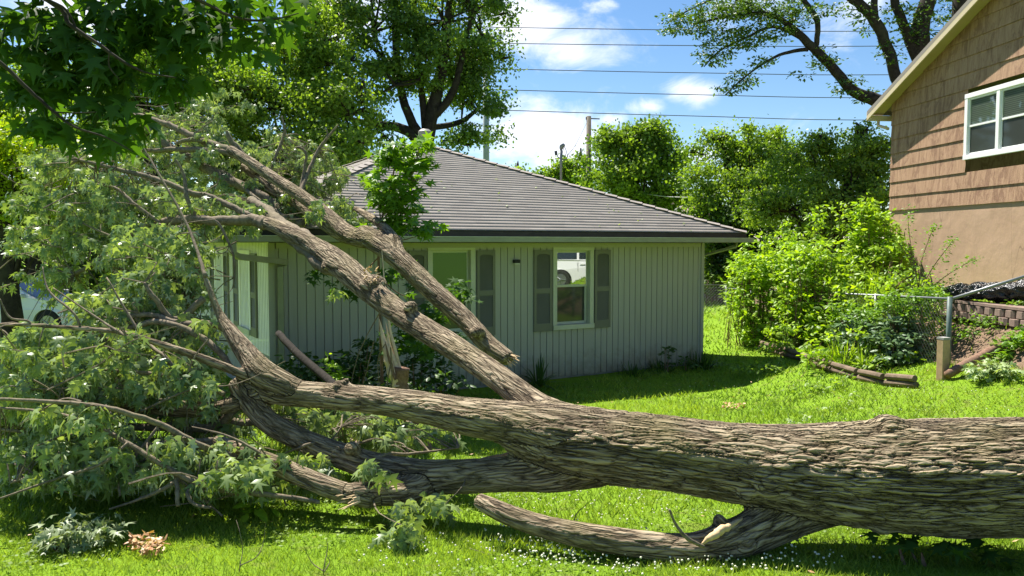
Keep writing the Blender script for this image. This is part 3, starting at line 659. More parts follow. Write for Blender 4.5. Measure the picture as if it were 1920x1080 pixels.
def bark_solid(limbs, knots, voxel, name, parent, **kw):
    global CEN, CRD, CT, CA, CB, CS
    CEN, CRD, CT, CA, CB, CS = [], [], [], [], [], []
    mb = MB()
    for i, (k, l) in enumerate(limbs.items()):
        pts, rad = pr(l)
        V, F, (C, r, T, A, B) = tube_np(pts, rad, 20, 10); b = len(mb.v)
        mb.v += [tuple(v) for v in V]; mb.f += [tuple(int(q) + b for q in f) for f in F]
        m = len(V) // 20
        # domed caps
        for (i0, sgn) in ((0, -1), (m - 1, 1)):
            cidx = len(mb.v); mb.v.append(tuple(C[i0] + T[i0] * sgn * r[i0] * .35))
            for j in range(20):
                q = (b + i0 * 20 + j, b + i0 * 20 + (j + 1) % 20, cidx); mb.f.append(q if sgn > 0 else q[::-1])
        reg(C, r, T, A, B, i * 3.7)
    for kn in knots: knot(mb, *kn)
    tmp = link('tmp', mb.mesh('tmp'))
    m = tmp.modifiers.new('r', 'REMESH'); m.mode = 'VOXEL'; m.voxel_size = voxel
    m = tmp.modifiers.new('s', 'SMOOTH'); m.factor = .5; m.iterations = 8
    m = tmp.modifiers.new('u', 'SUBSURF'); m.levels = 1; m.render_levels = 1; m.subdivision_type = 'SIMPLE'
    m = tmp.modifiers.new('s2', 'SMOOTH'); m.factor = .5; m.iterations = 2
    dg = bpy.context.evaluated_depsgraph_get(); dg.update()
    me = bpy.data.meshes.new_from_object(tmp.evaluated_get(dg)); bpy.data.objects.remove(tmp)
    n = len(me.vertices); V = np.empty(n * 3, np.float32); me.vertices.foreach_get('co', V); V = V.reshape(-1, 3)
    C = np.concatenate(CEN); r = np.concatenate(CRD); A = np.concatenate(CA); B = np.concatenate(CB); T = np.concatenate(CT); s = np.concatenate(CS)
    out = np.empty((n, 3), np.float32); rad = np.empty(n, np.float32)
    for k in range(0, n, 4000):
        v = V[k:k + 4000]; D = np.linalg.norm(v[:, None, :] - C[None], axis=2) - r[None] * .9
        idx = D.argmin(1); w = np.exp(-(D - D.min(1, keepdims=True)) / .012); w[w < 1e-3] = 0; w /= w.sum(1, keepdims=True)
        q = v - C[idx]; out[k:k + 4000, 0] = (q * A[idx]).sum(1); out[k:k + 4000, 1] = (q * B[idx]).sum(1)
        out[k:k + 4000, 2] = s[idx] + (q * T[idx]).sum(1); rad[k:k + 4000] = (w * r[None]).sum(1)
    at = me.attributes.new('bark', 'FLOAT_VECTOR', 'POINT'); at.data.foreach_set('vector', out.ravel())
    at = me.attributes.new('rad', 'FLOAT', 'POINT'); at.data.foreach_set('value', np.clip(rad, .02, .3))
    me.materials.clear(); me.polygons.foreach_set('use_smooth', np.ones(len(me.polygons), dtype=bool))
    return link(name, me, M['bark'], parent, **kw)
knots = [(1665, 808, 4.5, 40), (1400, 925, 4.5, 22), (1480, 985, 4.5, 22), (1392, 1018, 4.45, 30), (1655, 985, 4.4, 26), (1210, 806, 4.78, 24), (635, 722, 5.6, 14), (700, 535, 6.75, 28), (770, 912, 5.2, 20), (1385, 822, 4.62, 30),
         (770, 575, 6.3, 15), (612, 500, 7.1, 12), (1440, 905, 4.5, 40), (660, 840, 5.4, 17), (650, 712, 5.6, 7)]
bark_solid(LIMBS, knots, .0165, 'trunk', fallen)
BR = {   # thinner branches: px,py,depth,radius px
 'i': [(460, 860, 5.4, 6.4), (380, 838, 5.2, 6.4), (300, 795, 5.1, 5.6), (200, 765, 5.0, 4.8), (120, 755, 5.0, 4.0), (0, 748, 5, 3.2), (-80, 745, 5, 2.4)],
 'j': [(600, 941, 5.1, 4.0), (540, 932, 5.05, 4.8), (480, 925, 5.05, 5.6), (400, 915, 5.0, 6.0), (345, 895, 5.0, 5.6), (290, 862, 5.0, 4.8), (230, 825, 5.05, 4.4), (160, 790, 5.05, 4.0), (80, 772, 5.15, 3.2), (0, 765, 5.15, 2.4)],
 'o': [(500, 420, 7.8, 12), (472, 413, 7.9, 11), (420, 414, 8.0, 9), (368, 413, 8.1, 8.5), (309, 416, 8.2, 8), (265, 435, 8.2, 7), (220, 462, 8.2, 6), (180, 490, 8.2, 5), (140, 515, 8.2, 3.5)],
 'q': [(595, 460, 7.4, 14), (560, 440, 7.8, 13), (528, 420, 8.3, 12), (500, 396, 8.7, 10), (470, 375, 9, 8)],
 'u': [(650, 520, 7.1, 5), (605, 500, 7.2, 11), (580, 478, 7.4, 9), (550, 455, 7.6, 8), (520, 435, 7.8, 6)],
 'p': [(470, 405, 8.2, 6), (442, 392, 8.3, 6), (400, 372, 8.4, 6), (353, 360, 8.4, 5.5), (294, 336, 8.5, 5), (235, 321, 8.6, 4), (150, 300, 8.6, 2.5)],
 'v': [(380, 560, 6.4, 7), (330, 600, 6.3, 6), (290, 560, 6.2, 5), (270, 530, 6.2, 3)],
 'w': [(440, 700, 5.9, 6), (390, 640, 6.0, 6), (310, 605, 6.1, 6), (250, 612, 6.2, 5), (200, 640, 6.2, 4)],
 'x': [(405, 825, 5.5, 5.6), (330, 830, 5.4, 4.8), (220, 840, 5.3, 4.0), (110, 880, 5.1, 3.2), (20, 905, 5, 2.4)],
 'y': [(345, 893, 5.05, 5), (300, 920, 4.95, 4), (250, 940, 4.9, 2.5), (205, 955, 4.9, 2)],
 'z': [(330, 893, 5.05, 5), (332, 920, 4.95, 4.5), (334, 950, 4.9, 4)],
 'aa': [(368, 905, 5.05, 4), (352, 925, 4.95, 4), (365, 945, 4.9, 3.5), (395, 953, 4.85, 3)],
 'bb': [(240, 830, 5.0, 3), (190, 870, 4.9, 3), (100, 900, 4.9, 2.5), (0, 935, 4.8, 2)],
 'cc': [(300, 795, 5.3, 3), (230, 890, 5.1, 3), (225, 930, 5.0, 2)],
 'dd': [(385, 520, 6.2, 4), (370, 470, 6.4, 3), (345, 410, 6.6, 2.6), (300, 330, 6.8, 2.2), (262, 265, 7, 1.5), (230, 215, 7.1, 1)],
 'ee': [(440, 630, 6.0, 7), (400, 608, 6.1, 7), (340, 608, 6.2, 6), (280, 590, 6.2, 5), (215, 600, 6.2, 4)],
 'ff': [(462, 745, 5.8, 10), (400, 800, 5.9, 9), (300, 800, 6, 8), (180, 800, 6.1, 6), (60, 810, 6.1, 4), (-40, 800, 6.2, 3)],
 'gg': [(505, 788, 5.8, 7), (440, 790, 5.9, 7), (360, 745, 6, 6), (250, 700, 6, 4), (170, 700, 6, 3)],
 'hh': [(370, 413, 8.1, 4), (350, 370, 8.1, 4), (345, 330, 8.2, 3), (330, 300, 8.2, 2)],
 'ii': [(368, 500, 6.9, 9), (350, 560, 6.9, 12), (330, 620, 6.9, 12), (310, 690, 7.0, 12)],
 'jj': [(300, 418, 8.1, 3), (255, 385, 8.1, 3.5), (220, 355, 8.2, 3), (180, 345, 8.2, 2)],
 'kk': [(1010, 850, 5.0, 4), (960, 852, 5.3, 4), (900, 862, 5.6, 3), (830, 880, 5.8, 2)],
 'll': [(1320, 1025, 4.15, 3), (1290, 1010, 4.1, 4), (1268, 985, 4.1, 3), (1255, 955, 4.1, 2.5)],
}
for i_, (x0, y0, d0, x1, y1, d1, r_) in enumerate([(420, 740, 5.7, 120, 690, 5.5, 5), (380, 770, 5.7, 60, 730, 5.4, 4), (330, 700, 5.6, 200, 520, 5.9, 4), (250, 650, 5.5, 100, 540, 5.8, 3), (440, 830, 5.5, 250, 870, 5.2, 4), (200, 770, 5.1, 60, 840, 5.0, 3), (300, 420, 7.9, 230, 560, 7.7, 3), (345, 412, 7.9, 310, 560, 7.8, 3.5), (260, 440, 8, 120, 400, 8.1, 3), (400, 412, 7.8, 440, 520, 7.7, 3), (560, 840, 5.5, 640, 800, 5.7, 3), (700, 860, 5.4, 860, 840, 5.9, 4), (520, 880, 5.2, 360, 800, 5.3, 3), (150, 610, 5.6, 80, 500, 5.8, 2.5), (60, 612, 5.6, 0, 560, 5.6, 2.5), (450, 930, 5.1, 300, 950, 5.2, 2.5)]):
    mx, my, md = (x0 + x1) / 2 + random.uniform(-25, 25), (y0 + y1) / 2 + random.uniform(-22, 22), (d0 + d1) / 2
    BR['n%d' % i_] = [(x0, y0, d0, r_), ((x0 * 2 + mx) / 3 + 4, (y0 * 2 + my) / 3 - 5, d0, r_ * .9), (mx, my, md, r_ * .75), (x1, y1, d1, r_ * .35)]
samples = []
def limb_samples(l, step=.12):
    pts, rad = pr(l); C = catmull(pts, 6); return C
for k, l in list(BR.items()):
    pts, rad = pr(l); mb = MB(); mb.tube(pts, rad, 8, True, 6, .12); mb.build('branch', M['bark_thin'], fallen, smooth=True); samples.append(catmull(pts, 5))
for k in ('a', 'b', 'f', 'c', 'd', 'e', 'g'): samples.append(catmull(pr(LIMBS[k])[0], 4))
SAMP = np.concatenate(samples)

# big broken-off limb leaning on the roof
HANG = {
 'b2': [(955, 674, 7.6, 15), (915, 645, 7.8, 18), (870, 598, 8.1, 19), (810, 544, 8.4, 20), (755, 492, 8.7, 20), (715, 458, 9.0, 22), (680, 440, 9.3, 20)],
 'k': [(715, 452, 9.0, 17), (660, 442, 9.4, 17), (610, 400, 9.9, 13), (560, 364, 10.3, 12), (520, 338, 10.6, 11), (470, 305, 10.9, 10), (430, 280, 11.1, 8.5)],
 'r': [(745, 470, 8.8, 14), (738, 448, 9.1, 11), (718, 424, 9.5, 9), (690, 405, 9.9, 8), (665, 390, 10.2, 5)],
 'l': [(690, 452, 9.2, 15), (640, 438, 9.8, 15), (590, 402, 10.4, 14), (550, 372, 10.8, 14), (516, 354, 11.1, 14), (485, 330, 11.3, 12), (457, 312, 11.5, 9)],
}
broken = empty('broken_limb', P(955, 672, 7.6), 'snapped off bare limb leaning on the roof edge, its torn end hanging before the siding', 'branch')
bark_solid(HANG, [(895, 622, 7.75, 16), (740, 452, 8.95, 17)], .018, 'limb', broken)
HB = {
 'k2': [(440, 285, 11.1, 9), (383, 265, 11.3, 7), (330, 240, 11.5, 6), (294, 227, 11.6, 5), (244, 209, 11.8, 4), (190, 185, 12, 2)],
 'n': [(446, 292, 11.1, 6), (400, 283, 11.1, 5), (338, 280, 11.2, 5), (280, 282, 11.3, 4), (210, 280, 11.4, 3), (140, 278, 11.5, 2)],
 'm': [(570, 425, 10.6, 10), (530, 398, 10.8, 10), (487, 365, 11, 9.5), (427, 339, 11.2, 9.5), (380, 312, 11.3, 9), (321, 277, 11.5, 8), (264, 227, 11.7, 6), (225, 195, 11.8, 3)],
 's': [(480, 325, 11.2, 6), (455, 290, 11.2, 6), (432, 262, 11.2, 5), (425, 245, 11.2, 2)],
 't1': [(505, 330, 11.2, 2), (513, 304, 11.3, 2.5), (530, 262, 11.4, 3), (534, 245, 11.4, 2.5), (528, 218, 11.4, 1.5)],
 't2': [(560, 370, 10.7, 4), (575, 330, 11, 4), (596, 283, 11.2, 3.2), (615, 258, 11.2, 2.6), (634, 234, 11.2, 1.4)],
 't3': [(615, 258, 11.2, 2), (613, 247, 11.2, 1.6), (610, 240, 11.2, 1)],
 't4': [(560, 372, 10.8, 3), (570, 320, 11, 3), (574, 290, 11, 2.5), (563, 277, 11, 2.2), (552, 278, 11, 1.5)],
 'k3': [(383, 265, 11.2, 4), (352, 262, 11.2, 4), (328, 270, 11.2, 3)],
 'pp': [(380, 312, 11.3, 4), (430, 330, 11.2, 4), (480, 372, 10.8, 4), (540, 410, 10.5, 5)],
}
hs = [catmull(pr(l)[0], 4) for l in HANG.values()]
for k, l in HB.items():
    pts, rad = pr(l); mb = MB(); mb.tube(pts, rad, 8, True, 6, .12); mb.build('branch', M['bark_thin'], broken, smooth=True); hs.append(catmull(pts, 5))
HSAMP = np.concatenate(hs)
def splinters(name, c, direc, n, ln, wd, spread, mat, parent=None, rad=.05, **k):
    direc = Vector(direc).normalized(); mb = MB(); c = Vector(c)
    sd = direc.orthogonal().normalized(); s2 = direc.cross(sd)
    for i in range(n):
        a = random.random() * 6.28; q = math.sqrt(random.random()) * rad; o = c + sd * q * math.cos(a) + s2 * q * math.sin(a) - direc * .04
        d = (direc + (sd * math.cos(a) + s2 * math.sin(a)) * random.random() * spread).normalized(); l = ln * random.uniform(.3, 1); w_ = wd * random.uniform(.5, 1.3)
        u = d.orthogonal().normalized(); v = d.cross(u)
        mb.add([o + u * w_, o + v * w_ * .6, o - u * w_, o - v * w_ * .6, o + d * l + u * w_ * .4, o + d * l * .9], [(0, 1, 4), (1, 2, 5, 4), (2, 3, 5), (3, 0, 4, 5)])
    return mb.build(name, mat, parent, **k)
splinters('torn_wood', P(957, 673, 7.6), P(985, 690, 7.5) - P(940, 660, 7.7), 26, .13, .013, .35, M['wood_pale'], broken, .045)
splinters('torn_wood', P(662, 935, 5.05), P(600, 950, 5.0) - P(690, 930, 5.1), 16, .16, .014, .3, M['wood_pale'], fallen, .04)
splinters('torn_wood', P(380, 415, 8.2), P(388, 375, 8.2) - P(380, 415, 8.2), 9, .26, .02, .18, M['wood_pale'], fallen, .05)
splinters('torn_wood', P(697, 512, 6.6), P(705, 495, 6.4) - P(695, 515, 6.8), 22, .06, .012, .8, M['wood_pale'], fallen, .07)
# long tear on the lower fork
mb = MB(); pts = [P(x, y, d) for x, y, d in ((1392, 972, 4.44), (1372, 984, 4.38), (1350, 996, 4.33), (1330, 1008, 4.30), (1316, 1022, 4.30))]
mb.tube(pts, [.004, .016, .024, .018, .004], 8, True, 4, .2); mb.build('torn_strip', M['wood_pale'], fallen, smooth=True)

for i_, (px, py, d, ang, ln_) in enumerate(((715, 830, 6.3, .9, .22), (668, 832, 6.1, 2.4, .14), (765, 805, 6.6, 1.5, .3), (700, 905, 5.5, .3, .1))):
    c_ = P(px, py, d); c_.z = max(c_.z, G(c_.x, c_.y) + .04); mb = MB(); dv = Vector((math.cos(ang), .4, math.sin(ang) * .7)).normalized() * ln_ / 2
    mb.tube([c_ - dv, c_ - dv * .3, c_ + dv * .4, c_ + dv], [.02, .034, .028, .004], 5, True, 3, .2)
    mb.build('wood_chip', M['wood_white'], label=['pale slab of split wood under the upper limb', 'small rounded wood chip beside the dark lower limb', 'long pale splinter hanging below the upper limb', 'tiny pale chip in front of the lower fork'][i_], cat='wood chip', group='pale wood chips under the limbs')

# ---- foliage of the fallen crown
def cluster_leaves(cent, size=.115, per=(6, 11), tpl=T_MAPLE, droop=(.6, 2.6), spread=.07, bvar=None):
    n = rng.integers(per[0], per[1], len(cent)); idx = np.repeat(np.arange(len(cent)), n); N = len(idx)
    az = rng.random(N) * 2 * math.pi; dz = -rng.uniform(droop[0], droop[1], N)
    out = np.stack([np.cos(az), np.sin(az), np.zeros(N)], 1); tip = out + np.stack([np.zeros(N), np.zeros(N), dz], 1) + rng.normal(0, .18, (N, 3))
    pos = cent[idx] + out * rng.uniform(.01, spread, N)[:, None] + rng.normal(0, .025, (N, 3)) + np.array([0, 0, .02])
    nrm = out * .6 + np.array([0, 0, .8]) + rng.normal(0, .35, (N, 3))
    cv = rng.random(len(cent)); var = np.clip(.55 * cv[idx] + .45 * rng.random(N), 0, 1)
    return leaves(pos, tip, nrm, size * rng.uniform(.6, 1.15, N), tpl, var)
def zone_points(zones):
    out = []
    for (px, py, d, rx, ry, dd, n) in zones:
        for _ in range(n):
            a = random.random() * 6.28; q = math.sqrt(random.random())
            out.append(tuple(P(px + rx * q * math.cos(a), py + ry * q * math.sin(a), max(d + random.uniform(-dd, dd), 3.5))))
    pts = np.array(out)
    for i, p in enumerate(pts):
        gz = G(p[0], p[1])
        if p[2] < gz + .04: pts[i, 2] = gz + .04 + random.random() * .08
    return pts
def twigs_to(pts, samp, frac, r=.0035, maxd=1.1):
    mb = MB()
    for p in pts:
        if random.random() > frac: continue
        d = np.linalg.norm(samp - p, axis=1); i = int(d.argmin())
        if d[i] > maxd: 
            k = random.choice(range(len(samp))); 
            q = samp[i] ; q = p + (q - p) / d[i] * maxd * .7
        else: q = samp[i]
        mid = (p + q) / 2 + rng.normal(0, .05, 3) + np.array([0, 0, .04]); mb.tube([q, mid, p], [r * 1.8, r * 1.2, r * .7], 4, False, 3)
    return mb
def project(p):
    q = Vector(p) - CAM; c, sn = math.cos(PITCH), math.sin(PITCH); f = q.y * c - q.z * sn; u = q.y * sn + q.z * c
    return 960 + FPX * q.x / f, 540 - FPX * u / f
OPEN = [(-60, 150, 540, 614, .12), (392, 512, 462, 650, .06), (512, 660, 470, 640, .12), (380, 520, 650, 700, .5)]   # gaps in the foliage where the car and the side wall show
def thin(p):
    x, y = project(p)
    for (x0, x1, y0, y1, k) in OPEN:
        if x0 < x < x1 and y0 < y < y1 and random.random() > k: return False
    return True
def in_house(p):
    q = Vector(p) - CR; return (0 < -q.dot(WD) < WL + .05) and q.dot(WN) < .04 and p[2] < EZ + .1
Z1 = [(70, 700, 6.5, 110, 70, 1.12, 104), (230, 680, 6.5, 120, 60, 1.12, 104), (120, 820, 5.8, 130, 60, 0.88, 104), (300, 730, 6.6, 120, 50, 1.12, 104), (60, 640, 6.9, 80, 30, 1.0, 42), (360, 660, 6.7, 60, 60, 0.75, 52), (300, 560, 7.1, 80, 70, 0.88, 84), (200, 590, 7.1, 90, 50, 1.0, 63), (250, 870, 5.65, 160, 45, 0.62, 84), (420, 880, 5.55, 90, 45, 0.5, 42), (60, 880, 5.65, 80, 30, 0.5, 34), (480, 900, 5.35, 60, 25, 0.25, 14), (400, 790, 6.4, 80, 40, 0.62, 42), (560, 870, 5.45, 40, 25, 0.25, 5), (790, 960, 5.0, 60, 25, 0.19, 9), (700, 890, 5.2, 18, 15, 0.12, 5), (745, 1000, 4.7, 35, 18, 0.12, 5), (805, 820, 6.4, 60, 25, 0.38, 10), (330, 620, 6.9, 60, 40, 0.75, 42), (90, 760, 6.2, 120, 50, 1.0, 77), (360, 510, 7.3, 60, 60, 0.75, 56), (280, 470, 7.5, 90, 50, 0.88, 56), (440, 620, 6.4, 40, 30, 0.38, 9), (610, 900, 5.45, 30, 20, 0.12, 5), (715, 790, 6.7, 60, 25, 0.5, 14), (620, 800, 6.5, 100, 40, 0.5, 46), (700, 830, 6.2, 80, 30, 0.4, 30), (540, 790, 6.3, 40, 40, 0.3, 22), (180, 880, 5.1, 150, 30, 0.2, 22), (420, 900, 5.0, 60, 25, 0.1, 11)]
Z2 = [(120, 380, 9.3, 110, 70, 1.25, 101), (230, 400, 9.1, 110, 70, 1.12, 80), (150, 300, 9.5, 110, 50, 1.25, 59), (320, 400, 9.0, 90, 60, 1.0, 73), (420, 410, 8.8, 70, 35, 0.62, 40), (90, 450, 9.1, 80, 40, 1.0, 33), (200, 500, 8.7, 120, 50, 1.0, 46), (320, 470, 8.7, 80, 40, 0.75, 40), (480, 400, 8.9, 50, 22, 0.38, 16), (150, 560, 8.6, 60, 30, 0.62, 14), (628, 470, 7.5, 22, 14, 0.12, 4), (590, 395, 8.9, 22, 12, 0.25, 4), (620, 540, 8.0, 20, 12, 0.25, 4), (60, 540, 9.0, 60, 25, 0.62, 7)]
Z3 = [(440, 320, 11.7, 80, 60, 0.88, 73), (340, 290, 12.0, 90, 50, 1.0, 60), (540, 330, 11.9, 60, 50, 0.75, 41), (600, 330, 12.3, 50, 35, 0.62, 41), (560, 390, 11.1, 70, 25, 0.5, 41), (640, 390, 10.9, 40, 22, 0.38, 23), (520, 280, 12.1, 50, 40, 0.75, 23), (380, 230, 12.2, 80, 45, 0.88, 41), (250, 240, 12.5, 80, 40, 0.75, 29), (480, 370, 11.6, 70, 30, 0.5, 41), (300, 340, 12.1, 90, 40, 1.0, 41), (690, 350, 11.5, 18, 25, 0.25, 5), (580, 300, 12.3, 50, 30, 0.5, 17), (200, 200, 12.7, 60, 30, 0.62, 13), (420, 190, 12.3, 60, 20, 0.62, 10), (655, 415, 10.6, 30, 14, 0.25, 9)]
for zs, samp, root in ((Z1, SAMP, fallen), (Z2, SAMP, fallen), (Z3, HSAMP, broken)):
    pts = zone_points(zs); pts = np.array([p for p in pts if not in_house(p) and thin(p)])
    leafobj('foliage', [cluster_leaves(pts, .106, (10, 19), T_MAPLE, (.2, 2.4), .065)], M['maple'], root)
    tw = twigs_to(pts, samp, .5)
    for _ in range(110 if zs is Z1 else 60):     # long loose whips through the crown
        c = pts[random.randrange(len(pts))]; d = rng.normal(0, 1, 3) * np.array([1, .5, .45]); d /= np.linalg.norm(d); L = random.uniform(.35, 1.1)
        q = [c + d * L * f + np.array([0, 0, -.12 * L * f * f]) + rng.normal(0, .035, 3) for f in (-.5, -.2, .15, .5)]
        if any(in_house(k_) or k_[2] < G(k_[0], k_[1]) + .02 for k_ in q): continue
        tw.tube(q, [.0075, .006, .004, .002], 4, False, 4)
    tw.build('twigs', M['bark_thin'], root, kind='stuff')

# ------------------------------------------------------------------ snapped sapling, log, young tree before the front wall
def gp(px, Y, dz=0): p = P(px, 500, Y); return Vector((p.x, p.y, G(p.x, p.y) + dz))
snap = empty('snapped_stem', gp(775, 7.9), 'reddish snapped stem with long pale splinters standing before the front wall', 'broken trunk')
mb = MB(); mb.tube([gp(800, 7.9, -.1), P(775, 790, 7.9), P(752, 730, 7.9), P(752, 690, 7.9)], [.10, .095, .08, .092], 14, True, 5, .05); mb.build('stem', M['bark_red'], snap, smooth=True)
mb = MB()
for l in ([(746, 726, 10), (733, 685, 9.5), (722, 645, 6), (711, 598, .4)], [(750, 712, 5), (743, 690, 6), (731, 650, 3.6), (723, 604, .4)], [(752, 700, 3.5), (742, 660, 3.4), (730, 610, 2.4), (722, 540, 1.8), (716, 470, .6)]):
    mb.tube([P(x, y, 7.86) for x, y, r in l], [r * 7.9 / FPX for x, y, r in l], 7, True, 4, .1)
mb.build('pale_splinter', M['wood_white'], snap)
mb = MB(); mb.tube([P(x, y, 7.81) for x, y in ((742, 712), (735, 690), (728, 665), (722, 640))], [.014, .016, .012, .003], 6, True, 4, .15); mb.build('brown_heartwood', M['bark_red'], snap)
splinters('stub_splinters', P(752, 692, 7.88), (0, 0, 1), 14, .09, .014, .3, M['bark_red'], snap, .05)
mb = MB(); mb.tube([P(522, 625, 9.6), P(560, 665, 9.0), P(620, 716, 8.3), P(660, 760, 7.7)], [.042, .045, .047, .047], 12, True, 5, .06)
mb.build('fallen_branch', barkmat('shade_toned_log_bark', (.014, .012, .01), (.045, .038, .032), (.03, .028, .02), attr=False), smooth=True, label='dark bare log leaning between the downspout corner and the big horizontal limb', cat='branch')  # bark colour lowered to stand in for house and foliage shadow
yt = empty('young_tree', gp(716, 9.7), 'slender young tree with bright star-shaped leaves growing before the roof edge', 'tree')
mb = MB(); st = [gp(716, 9.7, -.05), P(712, 560, 9.7), P(710, 480, 9.7), P(714, 420, 9.7), P(735, 340, 9.7), P(742, 290, 9.7)]
mb.tube(st, [.022, .018, .016, .014, .01, .005], 8, True, 4); twz = []
for (a, b) in (((712, 420), (770, 330)), ((770, 330), (790, 262)), ((714, 420), (705, 300)), ((722, 390), (790, 400)), ((712, 450), (790, 440)), ((712, 480), (660, 520)), ((712, 520), (770, 560)), ((735, 340), (800, 330))):
    mb.tube([P(a[0], a[1], 9.7), P((a[0] + b[0]) / 2, (a[1] + b[1]) / 2 + 6, 9.65), P(b[0], b[1], 9.6)], [.009, .007, .003], 5, False, 3)
mb.build('trunk', M['bark_red'], yt, smooth=True)
zz = [(745, 285, 9.6, 32, 22, .3, 16), (795, 272, 9.6, 10, 10, .2, 7), (725, 330, 9.6, 36, 30, .3, 16), (775, 335, 9.6, 36, 34, .35, 22), (760, 385, 9.6, 38, 26, .3, 20), (750, 425, 9.6, 55, 22, .3, 20), (800, 430, 9.5, 18, 12, .2, 7), (720, 300, 9.6, 20, 14, .2, 8), (715, 370, 9.6, 16, 22, .2, 10), (792, 310, 9.6, 20, 14, .2, 9)]
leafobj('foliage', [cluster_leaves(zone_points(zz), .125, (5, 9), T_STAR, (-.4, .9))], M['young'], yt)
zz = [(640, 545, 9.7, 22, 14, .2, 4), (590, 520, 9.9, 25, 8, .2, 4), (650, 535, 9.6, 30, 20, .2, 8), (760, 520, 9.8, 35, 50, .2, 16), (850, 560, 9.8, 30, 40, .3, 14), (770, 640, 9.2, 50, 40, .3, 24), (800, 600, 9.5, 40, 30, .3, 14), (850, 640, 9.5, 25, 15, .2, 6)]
leafobj('shade_toned_leaves', [cluster_leaves(zone_points(zz), .12, (4, 8), T_STAR, (-.2, 1))], M['sweet'], yt)  # shade put into colour: lower leaves of this tree take a darker leaf material

# ------------------------------------------------------------------ generic trees
def tree(name, label, base, crowns, mat, nleaf, size, limbs=None, trunk_r=.22, bark=None, group=None, clump=.55, tpl=T_DIA, cat='tree', nclump=None, dens=None):
    """crowns: (px,py,Y,rx,ry) ellipsoids given as seen, real depth = mean of the radii"""
    root = empty(name, base, label, cat, group); mb = MB()
    crowns = list(crowns) + [(c[0] + c[3] * random.uniform(-1.05, 1.05), c[1] - c[4] * random.uniform(.1, 1.0), c[2], c[3] * random.uniform(.22, .4), c[4] * random.uniform(.25, .5)) for c in crowns for _ in range(3)]
    tot = sum(c[3] * c[4] for c in crowns); parts = []
    cc = [(P(c[0], c[1], c[2]), c[3] * c[2] / FPX, c[4] * c[2] / FPX) for c in crowns]
    top = max(cc, key=lambda c: c[0].z)[0]
    if limbs is None:
        m1 = Vector(base).lerp(top, .35); m1.x = base[0] + (top.x - base[0]) * .2
        mb.tube([base, m1, Vector(base).lerp(top, .75), top], [trunk_r, trunk_r * .8, trunk_r * .5, .04], 10, True, 4, .05)
        node = m1
    else:
        for l in limbs:
            mb.tube([P(x, y, d) for x, y, d, r in l], [r * d / FPX for x, y, d, r in l], 9, True, 5, .06)
        node = None
    allc = []
    for ci, ((c, rx, ry), cr) in enumerate(zip(cc, crowns)):
        share = cr[3] * cr[4] / tot; nc = max(int((nclump or 90) * 1.3 * share), 4); rd = (rx + ry) / 2
        d = rdir(nc); rr = rng.uniform(.3, 1.0, nc) ** .6; far = rng.random(nc) < .2; rr[far] = rng.uniform(1.0, 1.28, far.sum())
        q = np.array(c) + d * rr[:, None] * np.array([rx, rd, ry]); allc.append(q)
        nl = int(nleaf * 1.45 * share); pick = rng.integers(0, nc, nl)
        csz = clump * rng.uniform(.5, 1.25, nc) * np.where(far, .6, 1); off = rng.normal(0, 1, (nl, 3)) * (csz[pick] * .55)[:, None] * np.array([1, 1, .62])
        pos = q[pick] + off
        outd = d[pick] * .5 + rdir(nl) * .8 + np.array([0, 0, .35])
        cv = rng.random(nc); var = np.clip(cv[pick] * .5 + rng.random(nl) * .5, 0, 1)
        tip = rdir(nl) + np.array([0, 0, -.3])
        parts.append(leaves(pos, tip, outd, size * .74 * rng.uniform(.6, 1.3, nl), tpl, var))
        for i in range(nc):
            if rng.random() > .5: continue
            src = node if node is not None and ci == 0 else c
            mb.tube([src, (Vector(src) + Vector(q[i])) / 2 + Vector(rng.normal(0, .15, 3)), q[i]], [.05, .035, .012], 4, False, 2)
    pz = parts
    leafobj('crown', pz, mat, root)
    mb.build('trunk', bark or M['bark_dark'], root, smooth=True)
    return root
def gb(px, Y): return gp(px, Y, -.1)
tree('cottonwood', 'tall dark leafy tree with spreading black limbs directly behind the roof flue', gb(800, 27),
     [(700, 60, 27, 95, 100), (640, 180, 26, 80, 90), (830, 40, 27, 95, 90), (900, 60, 28, 55, 95), (900, 210, 28, 48, 90), (740, 160, 26, 70, 70), (850, 150, 28, 60, 70), (600, 60, 27, 50, 70), (770, -90, 27, 170, 70), (680, 270, 26, 60, 45), (925, 130, 28, 28, 30), (870, 270, 28, 50, 30)],
     M['cotton'], 42000, .17, [[(800, 330, 27, 16), (800, 270, 27, 14), (812, 200, 27, 12), (830, 120, 27, 10), (840, 30, 27, 7), (850, -60, 27, 4)], [(800, 300, 27, 12), (770, 250, 27, 10), (725, 235, 27, 8), (680, 230, 27, 6), (620, 210, 27, 4)],
      [(795, 270, 27, 10), (760, 200, 27, 8), (745, 120, 27, 7), (740, 20, 27, 5), (745, -60, 27, 3)], [(812, 220, 27, 9), (850, 170, 27, 7), (870, 90, 27, 5), (890, 10, 27, 3)], [(800, 260, 27, 8), (790, 170, 27, 6), (780, 60, 27, 5), (775, -40, 27, 3)], [(800, 240, 27, 6), (860, 230, 28, 5), (900, 200, 28, 3)],
      [(745, 140, 27, 5), (700, 90, 27, 4), (640, 60, 27, 2)]], clump=.62, nclump=150)
tree('leafy_tree', 'mid green tree rising over the fallen crown just left of the dark tree', gb(540, 24),
     [(540, 130, 24, 50, 55), (520, 200, 23, 80, 70), (600, 240, 23, 70, 70), (560, 80, 24, 50, 60), (450, 190, 23, 50, 60), (640, 300, 22, 60, 40), (595, 50, 25, 35, 50), (625, 120, 24, 45, 70), (660, 215, 23, 40, 60)], M['mid'], 22000, .15, group=None, nclump=110)
